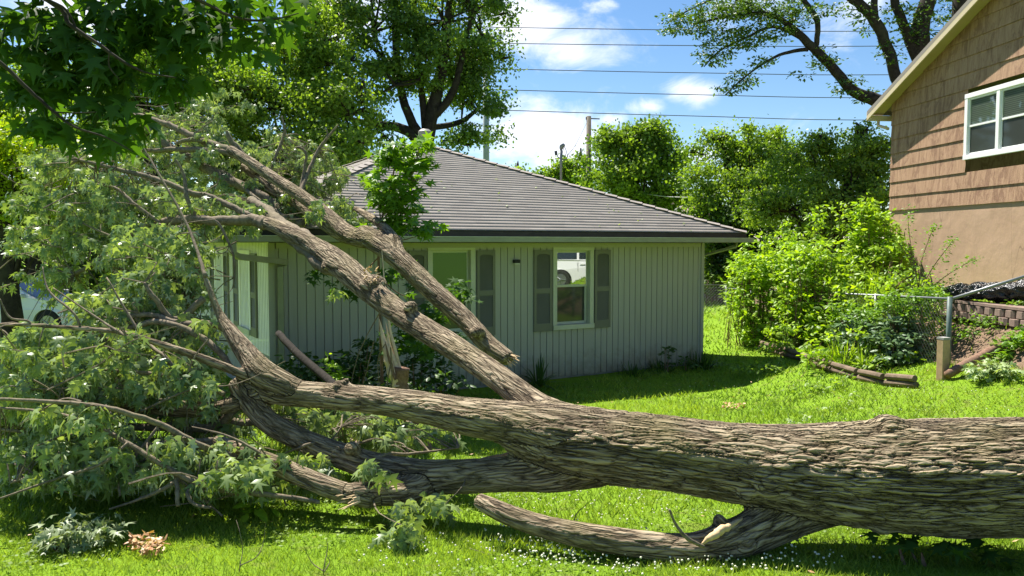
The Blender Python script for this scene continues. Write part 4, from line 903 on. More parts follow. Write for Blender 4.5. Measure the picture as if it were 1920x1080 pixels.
tree('leafy_tree', 'rounded mid green tree behind the overhanging star-leaf branch tips', gb(320, 21),
     [(320, 130, 21, 80, 75), (430, 150, 22, 40, 60), (270, 200, 21, 90, 80), (380, 200, 21, 60, 80), (200, 150, 22, 90, 80), (330, 90, 21, 55, 40)], M['mid'], 24000, .14, nclump=110)
tree('leafy_tree', 'yellow green sunlit tree at the far left edge behind the fallen crown', gb(20, 15),
     [(20, 310, 15, 90, 60), (40, 380, 15, 90, 50), (-60, 300, 15, 90, 90), (90, 330, 16, 50, 45)], M['yel'], 15000, .10, nclump=90, clump=.4)
tree('leafy_tree', 'green tree high behind the far left corner under the star-leaf branches', gb(60, 24),
     [(60, 190, 24, 110, 70), (150, 250, 24, 90, 60), (-60, 180, 24, 110, 110), (230, 270, 23, 70, 60)], M['mid'], 18000, .16, nclump=90)
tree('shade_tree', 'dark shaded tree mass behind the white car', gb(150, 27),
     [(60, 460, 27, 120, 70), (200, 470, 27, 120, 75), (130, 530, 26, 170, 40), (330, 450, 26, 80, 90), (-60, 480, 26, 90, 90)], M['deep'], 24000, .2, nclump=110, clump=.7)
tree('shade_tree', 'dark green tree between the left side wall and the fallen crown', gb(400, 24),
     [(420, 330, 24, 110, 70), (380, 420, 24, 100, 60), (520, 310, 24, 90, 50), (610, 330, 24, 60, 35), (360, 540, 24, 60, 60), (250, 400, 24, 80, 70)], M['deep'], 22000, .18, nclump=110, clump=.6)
tree('round_tree', 'full dark green tree directly right of the utility pole above the roof slope', gb(1195, 30),
     [(1195, 300, 30, 75, 62), (1150, 330, 30, 50, 60), (1245, 330, 30, 46, 60), (1210, 375, 30, 75, 30), (1165, 265, 30, 40, 30), (1225, 262, 30, 40, 28), (1262, 375, 30, 30, 20)], M['mid'], 17000, .19, nclump=120)
tree('low_tree', 'low pale green treetops peeking over the roof slope beside the service mast', gb(1040, 36),
     [(990, 335, 36, 26, 22), (1040, 335, 36, 30, 22), (1080, 330, 36, 32, 34), (1020, 350, 36, 60, 16), (960, 330, 36, 14, 8)], M['mid'], 5000, .2, nclump=40)
tree('round_tree', 'yellowish green rounded tree standing between the dark tree and the brown house', gb(1400, 27),
     [(1405, 280, 27, 70, 42), (1440, 300, 27, 60, 40), (1370, 330, 27, 70, 50), (1350, 380, 26, 55, 50), (1420, 370, 26, 70, 60)], M['mid'], 17000, .15, nclump=110)
tree('round_tree', 'glossy green tree with layered boughs beside the brown house corner', gb(1560, 23),
     [(1560, 300, 23, 80, 35), (1530, 340, 23, 80, 50), (1600, 290, 23, 60, 35), (1620, 350, 23, 50, 60), (1480, 390, 22, 80, 50), (1580, 400, 22, 80, 50), (1640, 300, 23, 30, 50), (1560, 262, 23, 40, 10), (1615, 245, 23, 22, 10)], M['mid'], 22000, .13, nclump=150, clump=.4)
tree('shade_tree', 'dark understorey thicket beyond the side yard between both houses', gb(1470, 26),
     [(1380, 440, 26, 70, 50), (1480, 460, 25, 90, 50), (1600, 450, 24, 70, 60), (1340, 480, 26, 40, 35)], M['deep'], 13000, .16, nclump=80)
# elm limbs behind the brown house
EL = [[(1800, 420, 24, 40), (1775, 260, 24, 30), (1740, 150, 24, 20), (1725, 60, 24, 16), (1760, -60, 24, 12)],
      [(1790, 330, 24, 22), (1720, 240, 24, 16), (1655, 193, 24, 13), (1600, 172, 24, 10), (1560, 125, 24, 9), (1515, 82, 24, 8), (1470, 40, 24, 5), (1430, 25, 24, 4), (1370, 30, 24, 2.5), (1300, 45, 24, 1.5)],
      [(1760, 230, 24, 18), (1690, 160, 24, 11), (1665, 90, 24, 10), (1635, 30, 24, 10), (1590, -10, 24, 8), (1560, -60, 24, 6)],
      [(1530, 85, 24, 5), (1532, 40, 24, 5), (1510, 5, 24, 5), (1495, -30, 24, 3)], [(1640, 40, 24, 7), (1640, 0, 24, 6), (1650, -50, 24, 5)],
      [(1742, 150, 24, 14), (1700, 60, 24, 9), (1680, 10, 24, 8), (1670, -50, 24, 6)], [(1515, 92, 24, 4), (1470, 100, 24, 3), (1430, 120, 24, 2), (1390, 150, 24, 1.6), (1360, 178, 24, 1)],
      [(1500, 70, 24, 4), (1450, 50, 24, 3), (1400, 70, 24, 2), (1350, 95, 24, 1.6), (1320, 125, 24, 1)], [(1440, 27, 24, 3), (1400, 5, 24, 2.4), (1350, -5, 24, 2), (1290, 20, 24, 1.3), (1250, 45, 24, 1)], [(1790, 120, 24, 16), (1800, 20, 24, 14), (1810, -80, 24, 10)]]
elm = empty('elm_tree', gb(1800, 24), 'dark limbed elm arching over the brown house with sparse leaves against the sky', 'tree')
mb = MB(); mb.tube([gb(1800, 24), P(1800, 420, 24)], [.7, .62], 10)
for l in EL: mb.tube([P(x, y, d) for x, y, d, r in l], [r * d / FPX for x, y, d, r in l], 9, True, 5, .08)
mb.build('trunk', M['bark_dark'], elm, smooth=True)
zz = [(1290, 40, 24, 45, 22, .6, 60), (1350, 20, 24, 60, 20, .8, 90), (1420, 20, 24, 60, 22, .8, 90), (1340, 100, 24, 35, 25, .5, 50), (1400, 70, 24, 50, 22, .7, 80), (1460, 45, 24, 40, 35, .7, 60), (1390, 150, 24, 30, 16, .4, 30), (1430, 115, 24, 22, 14, .4, 16),
      (1500, 20, 24, 40, 30, .7, 40), (1545, 110, 24, 25, 20, .5, 22), (1590, 160, 24, 25, 18, .4, 24), (1625, 180, 24, 20, 14, .4, 14), (1560, 20, 24, 40, 20, .6, 18), (1620, 40, 24, 20, 30, .4, 16), (1670, 100, 24, 20, 35, .4, 16), (1700, 30, 24, 40, 30, .6, 40), (1770, 20, 24, 50, 30, .6, 50), (1720, 70, 24, 25, 25, .4, 16), (1360, 170, 24, 18, 10, .3, 10), (1500, 140, 24, 16, 10, .3, 4), (1600, -60, 24, 260, 40, 1.5, 200), (1270, 60, 24, 25, 8, .3, 10), (1330, 60, 24, 30, 15, .3, 20)]
leafobj('foliage', [cluster_leaves(zone_points(zz), .13, (8, 15), T_OVAL, (-.6, .8), .26)], M['elm'], elm)

# ------------------------------------------------------------------ sweetgum boughs overhead
sg = empty('sweetgum_tree', Vector((-5.2, 1.0, G(-5.2, 1))), 'sweetgum boughs with dark star-shaped leaves hanging in from the top left', 'tree')
SB = [[(-700, -400, 2.4, 22), (-200, -150, 3.0, 12), (90, 0, 3.2, 6), (130, 45, 3.2, 5), (180, 80, 3.2, 4.5), (230, 115, 3.2, 3.5), (270, 135, 3.2, 2.6), (330, 146, 3.2, 1.6)],
      [(-500, -100, 2.6, 16), (-150, 20, 3.0, 8), (0, 118, 3.1, 5), (45, 160, 3.1, 4.5), (90, 200, 3.1, 4), (140, 238, 3.1, 3), (200, 258, 3.1, 2), (250, 285, 3.1, 1.2)],
      [(-200, -150, 3.0, 8), (150, -80, 3.3, 6), (370, 0, 3.4, 4), (420, 25, 3.4, 3.5), (470, 38, 3.4, 3), (520, 35, 3.4, 2), (560, 25, 3.4, 1.2)],
      [(90, 0, 3.2, 3), (125, 20, 3.2, 3), (150, 70, 3.2, 1.5)], [(205, 100, 3.2, 2), (205, 125, 3.2, 1.6), (225, 150, 3.2, 1)], [(100, 210, 3.1, 2), (140, 212, 3.1, 1.6), (180, 210, 3.1, 1)]]
mb = MB(); mb.tube([(-5.2, 1.0, G(-5.2, 1) - .1), (-5.1, 1.0, 3.0), (-4.6, 1.3, 4.6), (-4.2, 1.5, 6.5)], [.25, .2, .15, .08], 12, True, 4)
mb.tube([(-4.8, 1.2, 4.0), tuple(P(-700, -400, 2.4))], [.08, .04], 8); mb.tube([(-5.0, 1.0, 3.3), tuple(P(-500, -100, 2.6))], [.06, .03], 8)
for l in SB: mb.tube([P(x, y, d) for x, y, d, r in l], [r * d / FPX * .8 for x, y, d, r in l], 7, True, 4, .1)
mb.build('branches', M['bark_dark'], sg, smooth=True)
zz = [(60, 60, 3.3, 80, 60, .5, 26), (170, 60, 3.3, 90, 60, .5, 28), (280, 40, 3.3, 90, 45, .5, 24), (360, 15, 3.4, 60, 30, .4, 14), (60, 160, 3.2, 70, 50, .4, 18), (150, 170, 3.2, 80, 50, .4, 20), (220, 130, 3.2, 60, 40, .4, 14), (310, 150, 3.2, 45, 25, .3, 8), (230, 240, 3.1, 50, 30, .3, 9), (110, 235, 3.1, 60, 25, .3, 9), (190, 275, 3.1, 40, 15, .2, 5), (480, 20, 3.4, 50, 20, .3, 9), (550, 20, 3.4, 20, 18, .2, 5), (510, 60, 3.4, 20, 14, .2, 3), (400, 40, 3.4, 40, 20, .3, 8), (20, 110, 3.2, 40, 40, .4, 10), (150, -60, 3.3, 260, 60, .6, 50), (380, 75, 3.3, 60, 15, .3, 5), (340, 100, 3.3, 40, 25, .3, 7), (480, 85, 3.4, 14, 8, .1, 2)]
leafobj('foliage', [cluster_leaves(zone_points([(x, y, d, rx * .95, ry * .9, e, max(2, int(n * .8))) for x, y, d, rx, ry, e, n in zz]), .10, (3, 6), T_STAR, (.3, 2.2), .09)], M['sweet'], sg)

# ------------------------------------------------------------------ shrubs and plants
def shrub(name, label, zones, mat, size, tpl, stems=True, cat='shrub', group=None, per=(6, 11), droop=(-.7, .6), spread=.08, maxh=None):
    px, Y = zones[0][0], zones[0][2]; base = gp(px, Y); root = empty(name, base, label, cat, group)
    pts = zone_points(zones); leafobj('leaves', [cluster_leaves(pts, size, per, tpl, droop, spread)], mat, root)
    if stems:
        mb = MB(); nst = max(4, len(pts) // 6)
        for i in range(nst):
            p = pts[random.randrange(len(pts))]; b = base + (Vector((p[0], p[1], 0)) - Vector((base.x, base.y, 0))) * random.uniform(.3, .8); b.z = G(b.x, b.y) - .03
            mid = (Vector(p) + b) / 2; mb.tube([b, mid, p], [.012, .009, .004], 5, False, 3)
        mb.build('stems', M['bark_red'], root)
    return root
shrub('shrub', 'bright yellow green shrub closest to the right corner of the green house', [(1420, 566, 17.5, 50, 78, 0.6, 255), (1400, 506, 17.8, 33, 33, 0.4, 68), (1440, 626, 17, 44, 39, 0.5, 102), (1470, 526, 17.5, 56, 56, 0.6, 153)], M['bright'], .13, T_OVAL)
shrub('shrub', 'tall yellow green shrub with orange tinted tips in the middle of the bed', [(1520, 546, 16.5, 67, 78, 0.7, 289), (1500, 481, 16.8, 56, 28, 0.5, 85), (1560, 606, 16, 67, 44, 0.6, 153), (1490, 616, 16.4, 50, 44, 0.4, 119)], M['bright'], .13, T_OVAL)
shrub('shrub', 'upright light green shrub against the corner of the stucco base', [(1640, 456, 17.3, 50, 56, 0.5, 204), (1625, 406, 17.3, 28, 28, 0.3, 47), (1600, 506, 17, 67, 44, 0.5, 153), (1670, 486, 16.8, 33, 44, 0.4, 85)], M['bright'], .14, T_OVAL)
shrub('shrub', 'grey green leafy bush at the timber edging beside the wooden post', [(1680, 626, 13.2, 50, 28, 0.4, 85), (1700, 666, 13, 50, 44, 0.4, 153), (1640, 646, 13.6, 56, 39, 0.4, 102), (1600, 626, 14.2, 44, 28, 0.4, 68)], M['bluish'], .13, T_OVAL)
shrub('shrub', 'dark low bush spilling over the landscape timbers', [(1590, 676, 14.2, 67, 24, 0.3, 85), (1660, 696, 13.0, 56, 24, 0.3, 102), (1500, 646, 16, 56, 22, 0.3, 68), (1620, 636, 14.6, 44, 22, 0.3, 51)], M['mid'], .12, T_OVAL)
shrub('shrub', 'leggy bush growing through the chain-link beside the metal post', [(1700, 566, 13.4, 50, 24, 0.3, 85), (1650, 596, 13.8, 56, 22, 0.3, 68), (1740, 556, 13, 33, 17, 0.3, 44), (1720, 596, 13.2, 33, 22, 0.3, 34), (1590, 586, 14.5, 44, 17, 0.3, 44)], M['young'], .10, T_OVAL)
shrub('vine', 'low leafy vine at the right edge beside the dead log', [(1900, 650, 11.4, 30, 16, .2, 26), (1880, 670, 11.3, 30, 12, .2, 16), (1930, 630, 11.2, 25, 20, .2, 16)], M['young'], .11, T_OVAL, cat='plant')
shrub('weeds', 'trampled weeds along the edge of the bare mulch slope', [(1830, 640, 12.4, 60, 20, .2, 22), (1800, 615, 12.7, 50, 10, .2, 16), (1890, 610, 12.2, 40, 10, .1, 14), (1850, 600, 12.4, 60, 6, .1, 12)], M['young'], .07, T_OVAL, False, cat='weeds')
shrub('cut_branch', 'pale wilted leafy branch heap on the lawn at the right edge', [(1860, 690, 10.6, 36, 16, .15, 22), (1890, 705, 10.4, 25, 12, .15, 10), (1835, 705, 10.5, 20, 8, .1, 6)], M['pale'], .11, T_MAPLE, cat='branch')
shrub('shrub', 'shaded green hedge closing the side yard behind the short fence stretch', [(1345, 480, 26, 40, 40, .6, 120), (1335, 530, 25.4, 30, 26, .4, 60), (1390, 520, 25, 40, 50, .5, 100), (1300, 520, 26, 30, 40, .5, 50)], M['mid'], .17, T_OVAL)
bed = empty('undergrowth', gp(1560, 15.5), 'loose weeds and brambles tangled between the shrubs and over the timber edging', 'weeds')
zz = [(1450, 560, 17.2, 90, 110, .8, 150), (1540, 560, 16.2, 90, 110, .8, 170), (1630, 590, 15.0, 80, 80, .7, 130), (1700, 570, 14.2, 70, 60, .6, 80), (1600, 660, 13.6, 90, 40, .4, 80), (1500, 640, 15.5, 80, 40, .5, 70), (1680, 690, 12.9, 60, 24, .3, 34), (1560, 690, 13.9, 50, 14, .15, 24), (1470, 660, 16.4, 40, 14, .2, 16), (1740, 600, 13.2, 30, 40, .3, 20), (1590, 430, 17.5, 90, 50, .6, 60), (1480, 460, 18, 80, 30, .6, 50), (1650, 520, 16, 50, 60, .5, 50), (1475, 440, 17.5, 7, 32, .1, 12), (1532, 425, 17.3, 8, 34, .1, 12), (1583, 410, 17.3, 8, 30, .1, 10), (1440, 470, 17.6, 10, 26, .1, 10), (1400, 450, 17.8, 12, 22, .1, 8), (1620, 380, 17.4, 8, 26, .1, 8), (1385, 540, 17.8, 25, 60, .3, 30)]
bp = zone_points(zz); cut = rng.random(len(bp)) < .6
leafobj('weed_leaves', [cluster_leaves(bp[cut], .12, (4, 10), T_OVAL, (-.9, 1.0), .12)], M['bright'], bed)
leafobj('weed_leaves', [cluster_leaves(bp[~cut], .13, (4, 10), T_OVAL, (-.9, 1.0), .12)], M['mid'], bed)
mb = MB()
for p in bp[::3]:
    b = Vector((p[0] + random.uniform(-.15, .15), p[1] + random.uniform(-.1, .1), 0)); b.z = G(b.x, b.y) - .02
    if p[2] - b.z > .1: mb.tube([b, (b + Vector(p)) / 2 + Vector((random.uniform(-.06, .06), 0, 0)), p], [.007, .005, .003], 4, False, 3)
mb.build('weed_stems', M['bark_red'], bed, kind='stuff')
# sapling by the stucco wall
sp = empty('sapling', gp(1722, 13.6), 'wispy young sapling with small paired leaves in front of the tan stucco wall', 'tree'); mb = MB(); pv = []
SPL = [[(1728, 600), (1722, 540), (1712, 490), (1704, 430), (1702, 392)], [(1722, 545), (1728, 490), (1745, 440), (1752, 425)], [(1722, 550), (1750, 500), (1780, 460), (1785, 452)], [(1722, 560), (1770, 520), (1810, 495), (1830, 484)], [(1712, 500), (1695, 470), (1680, 450)], [(1722, 550), (1690, 520), (1675, 505)], [(1725, 560), (1755, 545), (1790, 520)]]
for l in SPL:
    C = catmull([tuple(P(x, y, 13.6 + random.uniform(-.15, .15))) for x, y in l], 8); mb.tube(C, np.linspace(.012, .003, len(C)), 5, False)
    pv += [tuple(c) for c in C[4:]]
mb.tube([gp(1722, 13.6, -.05), P(1728, 600, 13.6)], .015, 6); mb.build('stem', M['bark_red'], sp)
pv = np.array(pv); pv = np.repeat(pv, 2, 0) + rng.normal(0, .03, (len(pv) * 2, 3)); leafobj('leaves', [cluster_leaves(pv, .065, (2, 5), T_OVAL, (-.5, .5), .07)], M['young'], sp)
# grass clumps (long strap leaves)
def tuft(name, label, centre, n, ln, spread, mat, width=.014, cat='plant', group=None):
    c = np.array(centre); az = rng.random(n) * 6.283; out = np.stack([np.cos(az), np.sin(az), np.zeros(n)], 1); el = rng.uniform(.35, 1.5, n)
    V = []; F = []; A = []
    for i in range(n):
        L = ln * rng.uniform(.55, 1.1); o = out[i]; e = el[i]; sd = np.array([-o[1], o[0], 0]) * width; b = c + o * rng.uniform(0, spread); va = rng.random()
        pts = []
        for s_ in (0, .3, .6, .85, 1.0):
            p = b + o * (math.cos(e) * L * s_ + .35 * L * s_ ** 2 * (1.5 - e) * .6) + np.array([0, 0, math.sin(e) * L * s_ - .45 * L * s_ ** 2.2 * (1.55 - e)])
            pts.append(p)
        k = len(V)
        for j, p in enumerate(pts): w_ = (1, 1, .8, .5, .05)[j]; V += [p - sd * w_, p + sd * w_]; A += [va, va]
        F += [(k + 2 * j, k + 2 * j + 1, k + 2 * j + 3, k + 2 * j + 2) for j in range(4)]
    me = np_mesh(name, np.array(V), np.array(F), attrs={'var': np.array(A)}); return link(name, me, mat, None, label=label, cat=cat, group=group)
tuft('ornamental_grass', 'arching clump of tall ornamental grass in the shrub bed behind the bright shrubs', gp(1620, 16.2), 420, 1.25, .3, M['bright'])
tuft('ornamental_grass', 'second dark arching grass clump under the stucco wall corner', gp(1640, 15.6), 260, .95, .3, M['mid'])
tuft('iris_clump', 'dark spiky iris leaves against the siding left of the shuttered window sill', HW(t_at(1008, .3), .35, -.03), 34, .62, .08, M['deep'], .018)
tuft('daylily_clump', 'light strap-leaved daylily clump at the timber edging', gp(1585, 13.5), 150, .55, .25, M['bright'], .012)
tuft('daylily_clump', 'small strap-leaved clump at the near end of the timber edging', gp(1625, 13.0), 110, .45, .2, M['mid'], .012)
tuft('weed_tuft', 'ragged weed tuft at the right corner of the green house', HW(.3, .3, -.05), 120, .42, .3, M['deep'], .012)
tuft('weed_tuft', 'long grass tuft under the plain stretch of siding', HW(1.3, .25, -.05), 90, .36, .35, M['deep'], .01)
tuft('weed_tuft', 'long grass growing along the dark gap under the siding', HW(2.0, .3, -.05), 90, .3, .35, M['deep'], .01)
shrub('weed', 'tall single weed standing against the siding near the right corner', [(1250, 665, 14.7, 8, 14, .05, 6), (1252, 690, 14.7, 8, 10, .05, 4)], M['deep'], .1, T_OVAL, cat='weed')
shrub('weed', 'short leafy weed at the right corner of the green house', [(1290, 685, 15.0, 20, 10, .1, 9)], M['deep'], .1, T_OVAL, cat='weed')
shrub('shrub', 'dark crushed shrub under the front wall right of the downspout', [(640, 700, 10.6, 50, 35, .3, 50), (700, 680, 11, 50, 40, .3, 50), (590, 720, 10.3, 40, 20, .2, 20), (560, 690, 10.2, 40, 30, .3, 26), (720, 740, 9.6, 90, 20, .3, 40)], M['deep'], .12, T_OVAL)
shrub('shrub', 'dark shrub under the left shuttered window behind the splintered stem', [(790, 690, 11.3, 50, 40, .3, 50), (840, 720, 11, 40, 20, .3, 20)], M['deep'], .12, T_OVAL)
shrub('weed', 'bright green weed lit between the log and the splintered stem', [(632, 690, 9.6, 12, 26, .1, 12)], M['bright'], .09, T_OVAL, cat='weed')
shrub('wilted_sprig', 'wilted grey green leaf heap lying on the lawn at the lower left', [(125, 1030, 4.6, 26, 14, .1, 24), (180, 1028, 4.6, 26, 11, .08, 14), (110, 1050, 4.5, 22, 8, .05, 8), (205, 1030, 4.6, 14, 6, .05, 4)], M['wilt'], .075, T_MAPLE, cat='leaves', per=(4, 8))
shrub('weed', 'dark broad star leaves at the lower right corner of the lawn', [(1765, 1068, 4.25, 50, 8, .08, 7), (1690, 1058, 4.35, 30, 6, .05, 4), (1830, 1068, 4.3, 20, 6, .05, 4)], M['sweet'], .10, T_STAR, cat='weed', per=(2, 5))
shrub('weed', 'low weed with bright leaves on the lawn before the timber edging', [(1410, 690, 14, 70, 8, .3, 22), (1550, 735, 12, 50, 8, .2, 12)], M['mid'], .1, T_OVAL, False, cat='weed')
shrub('fallen_leaves', 'pale torn leaf scraps on the sunny lawn behind the trunk', [(1500, 785, 9.5, 30, 6, .2, 5), (1600, 765, 10, 60, 8, .3, 5), (1560, 740, 10.5, 90, 8, .3, 5)], M['pale'], .09, T_MAPLE, False, cat='leaves', per=(1, 4))
shrub('leafy_sprout', 'bright lance-leaved sprout in the grass beside the pale torn wood', [(480, 950, 5.3, 24, 6, .05, 5)], M['bright'], .12, T_OVAL, False, cat='weed')

# dry leaf piles
def litter(name, label, px, py, rx, ry, n, size, mat, tpl, cat='leaves', **kk):
    pos = []
    for _ in range(n):
        a = random.random() * 6.28; q = math.sqrt(random.random()); p = PG(px + rx * q * math.cos(a), py + ry * q * math.sin(a)); pos.append((p.x, p.y, G(p.x, p.y) + .03 + random.random() * .05))
    n = len(pos); return leafobj(name, [leaves(pos, rdir(n) * np.array([1, 1, .4]), rdir(n) * .6 + np.array([0, 0, 1]), size * rng.uniform(.5, 1.2, n), tpl)], mat, None, label=label, cat=cat, **kk)
litter('dry_leaf_pile', 'pile of curled orange brown dry leaves on the lawn at the lower left', 275, 1035, 34, 14, 130, .05, M['brownleaf'], T_OVAL)
litter('dry_leaf_pile', 'small brown dry leaf patch on the sunny lawn behind the trunk', 1378, 766, 22, 5, 40, .07, M['brownleaf'], T_OVAL)

# ------------------------------------------------------------------ bare twigs standing in the foreground grass
def twig(label, pts, r=.004):
    mb = MB()
    for l in pts:
        mb.tube([P(x, y, d) for x, y, d in l], np.linspace(r, r * .4, len(l)), 5, False, 4, .1)
    mb.build('bare_twig', M['bark_thin'], smooth=True, label=label, cat='twig', group='bare twigs in the foreground grass')
twig('forked bare twig in the grass below the fallen crown, left one of the pair', [[(445, 1100, 4.15), (450, 1060, 4.15), (455, 1030, 4.2), (450, 1000, 4.2), (443, 975, 4.25)], [(450, 1060, 4.15), (480, 1045, 4.15), (493, 1020, 4.2), (498, 980, 4.2)]], .0035)
twig('forked bare twig in the grass below the torn branch end, right one of the pair', [[(605, 1100, 4.15), (608, 1060, 4.15), (614, 1030, 4.2), (612, 1010, 4.2)], [(606, 1075, 4.15), (618, 1055, 4.2), (616, 1045, 4.2)], [(605, 1070, 4.15), (585, 1055, 4.2), (572, 1030, 4.2)]], .0035)
twig('thin curved twig rising from the grass behind the lower fork', [[(1075, 985, 4.9), (1080, 965, 4.95), (1095, 950, 5), (1110, 936, 5)]], .004)
twig('thin pale twig lying in the clover at the bottom centre', [[(880, 1028, 4.55), (920, 1040, 4.48), (960, 1046, 4.45), (1000, 1060, 4.35)]], .003)

# ------------------------------------------------------------------ timber edging, post, log, retaining wall, bags, fence
t = NT('old_timber'); co = t.coord('Object', (4, 4, 4)); f = t.noise(co, 1, 6, .7)
M['timber'] = t.done(t.pbr(t.ramp(f, [(.3, (.08, .055, .035)), (.6, (.19, .135, .09)), (.8, (.28, .21, .15))]), .9, t.bump(t.noise(co, 9, 4), .8, .01)))
def ground_line(pxs):
    return [PG(x, y) for x, y in pxs]
gl_ = ground_line([(1425, 655), (1470, 668), (1520, 684), (1560, 699), (1610, 714), (1660, 724), (1720, 728)])
k = 0; spots = ['farthest', 'second from the far end', 'middle', 'middle near', 'second from the near end', 'nearest']
for i in range(len(gl_) - 1):
    for j in range(2):
        a = Vector(gl_[i]); b = Vector(gl_[i + 1]); z = .05 + j * .095; d = (b - a) * (.04 if j else .01)
        a = a + d; b = b - d + Vector((random.uniform(-.03, .03), random.uniform(-.03, .03), random.uniform(-.02, .01))); mb = MB(); mb.tube([a + Vector((0, 0, z)), (a + b) / 2 + Vector((0, 0, z + .004)), b + Vector((0, 0, z))], .05, 8, True, 1, .03)
        mb.build('landscape_timber', M['timber'], smooth=False, bevel=.008, label='round %s landscape timber of the bed edging, %s' % ('upper' if j else 'lower', spots[i]), cat='timber', group='timbers edging the shrub bed')
pb = PG(1767, 712); mb = MB(); mb.box((pb.x, pb.y, pb.z + .27), (.12, .12, .62), Matrix.Rotation(.3, 3, 'Z')); wp = mb.build('wooden_post', simple('post_wood', (.40, .27, .15), .8, .25, 8, .5), bevel=.01, label='short square wooden post with a pale flat top at the bed edge', cat='post')
mb = MB(); mb.box((pb.x, pb.y, pb.z + .595), (.125, .125, .03), Matrix.Rotation(.3, 3, 'Z')); mb.build('post_cap', M['conc'], wp)
a, b = PG(1775, 715), PG(1895, 650); mb = MB(); mb.tube([a + Vector((0, 0, .1)), (a + b) / 2 + Vector((0, 0, .09)), b + Vector((0, 0, .1))], [.06, .07, .06], 10, True, 5, .08)
mb.build('dead_log', M['bark_red'], smooth=True, label='dead brown log lying at the foot of the mulch slope right of the post', cat='log')
# block wall
blk = simple('concrete_block', (.235, .165, .13), .95, .25, 6, .8); mbs = []
rw = empty('retaining_wall', (7.72, 12, 1.1), 'low retaining wall of reddish concrete blocks above the mulch slope', 'wall')
y = 11.2; k = 0
while y < 15.4:
    for c in range(2):
        yy = y + (.12 if c else 0); x0 = 7.70 + .05 * math.sin(yy * 1.3) + (.02 if c else 0); mb = MB()
        w_ = .235; pts = [(-.08, -w_ / 2), (-.11, -w_ / 4), (-.11, w_ / 4), (-.08, w_ / 2), (.12, w_ / 2 - .01), (.12, -w_ / 2 + .01)]
        z0 = 1.14 + c * .125; v = [(x0 + p[0], yy + p[1], z) for z in (z0, z0 + .118) for p in pts]
        mb.add(v, [tuple(range(5, -1, -1)), tuple(range(6, 12))] + [(i, (i + 1) % 6, 6 + (i + 1) % 6, 6 + i) for i in range(6)])
        mb.build('block', blk, rw, bevel=.008)
    y += .245
mb = MB(); v = []
for i in range(18):
    yy = 11.1 + i * .25; x0 = 7.70 + .05 * math.sin(yy * 1.3)
    for (dx, z) in ((-.09, 1.398), (-.09, 1.44), (.2, 1.44), (.2, 1.398)): v.append((x0 + dx, yy, z))
mb.add(v, [(4 * i + a, 4 * i + (a + 1) % 4, 4 * i + 4 + (a + 1) % 4, 4 * i + 4 + a) for i in range(17) for a in range(4)]); mb.build('cap', blk, rw)
t = NT('black_plastic'); co = t.coord('Object', (7, 7, 7)); f = t.noise(co, 1, 6, .65, 1.5)
M['bag'] = t.done(t.pbr((.012, .012, .014), .22, t.bump(f, 1, .05), spec=.7))
for i, (px, py, r, d) in enumerate([(1800, 546, 15, 13.6), (1845, 545, 17, 13.1), (1880, 547, 21, 12.8), (1925, 545, 21, 12.4), (1822, 550, 12, 13.2)]):
    c = P(px, py, d); bm = bmesh.new(); bmesh.ops.create_icosphere(bm, subdivisions=4, radius=1); rr = r * d / FPX * 1.25
    for v in bm.verts:
        n = v.co.copy(); q = 1 + .3 * mnoise.noise(n * 2 + Vector((i * 9, 0, 0))) + .16 * mnoise.noise(n * 5 + Vector((i * 5, 3, 0))) + .05 * abs(mnoise.noise(n * 14))
        v.co = Vector((n.x * q * 1.3, n.y * q * 1.5, n.z * q * .75)) * rr
    me = bpy.data.meshes.new('garbage_bag'); bm.to_mesh(me); bm.free(); me.polygons.foreach_set('use_smooth', [True] * len(me.polygons))
    o = link('garbage_bag', me, M['bag'], None, label=['small black plastic bag at the left end of the row by the stucco wall', 'black plastic bag second from the left by the stucco wall', 'largest bulging black plastic bag by the stucco wall', 'black plastic bag cut by the right edge of the photo', 'flat black plastic scrap in front of the leftmost bags'][i], cat='bag', group='black plastic bags along the stucco wall')
    o.location = c; o.location.z = max(c.z, G(c.x, c.y) + rr * .35)
# chain-link fence
galv = simple('galvanised_steel', (.22, .23, .23), .45, .15, 9, .2, .5); postm = simple('painted_steel_post', (.10, .14, .125), .5, .2, 9, .3)
def fence(label, P0, P1, hgt, npost, first_fat=False, meshw=True, cell=.09):
    P0 = Vector(P0); P1 = Vector(P1); root = empty('chain_link_fence', P0, label, 'fence'); L = (P1 - P0).length
    for i in range(npost):
        p = P0.lerp(P1, i / (npost - 1)); mb = MB(); r = .038 if (i == 0 and first_fat) else .022
        mb.tube([p - Vector((0, 0, .15)), p + Vector((0, 0, hgt + .03))], r, 10); mb.build('post', postm if first_fat and i == 0 else galv, root, smooth=True)
    mb = MB(); mb.tube([P0 + Vector((0, 0, hgt)), P1 + Vector((0, 0, hgt))], .018, 8); mb.build('top_rail', galv, root, smooth=True)
    if meshw:
        mb = MB(); n = int(L / cell); m = int(hgt / cell)
        def q(u, v): return P0.lerp(P1, min(max(u * cell / L, 0), 1)) + Vector((0, 0, v * cell + .02))
        for i in range(-m, n + m):
            for s_ in (1, -1):
                a = i if s_ == 1 else i + m; u0, v0 = i, 0; u1, v1 = i + m, m
                if s_ == -1: u0, u1 = i + m, i
                # clip
                A = [u0, 0.]; B = [u1, float(m)]
                if (A[0] < 0 and B[0] < 0) or (A[0] > n and B[0] > n): continue
                def clip(A, B):
                    if A[0] < 0: f = (0 - A[0]) / (B[0] - A[0]); return [0, A[1] + (B[1] - A[1]) * f]
                    if A[0] > n: f = (n - A[0]) / (B[0] - A[0]); return [n, A[1] + (B[1] - A[1]) * f]
                    return A
                A2, B2 = clip(A, B), clip(B, A); mb.tube([q(*A2), q(*B2)], .0022, 3, False)
        mb.build('wire_mesh', galv, root)
    return root
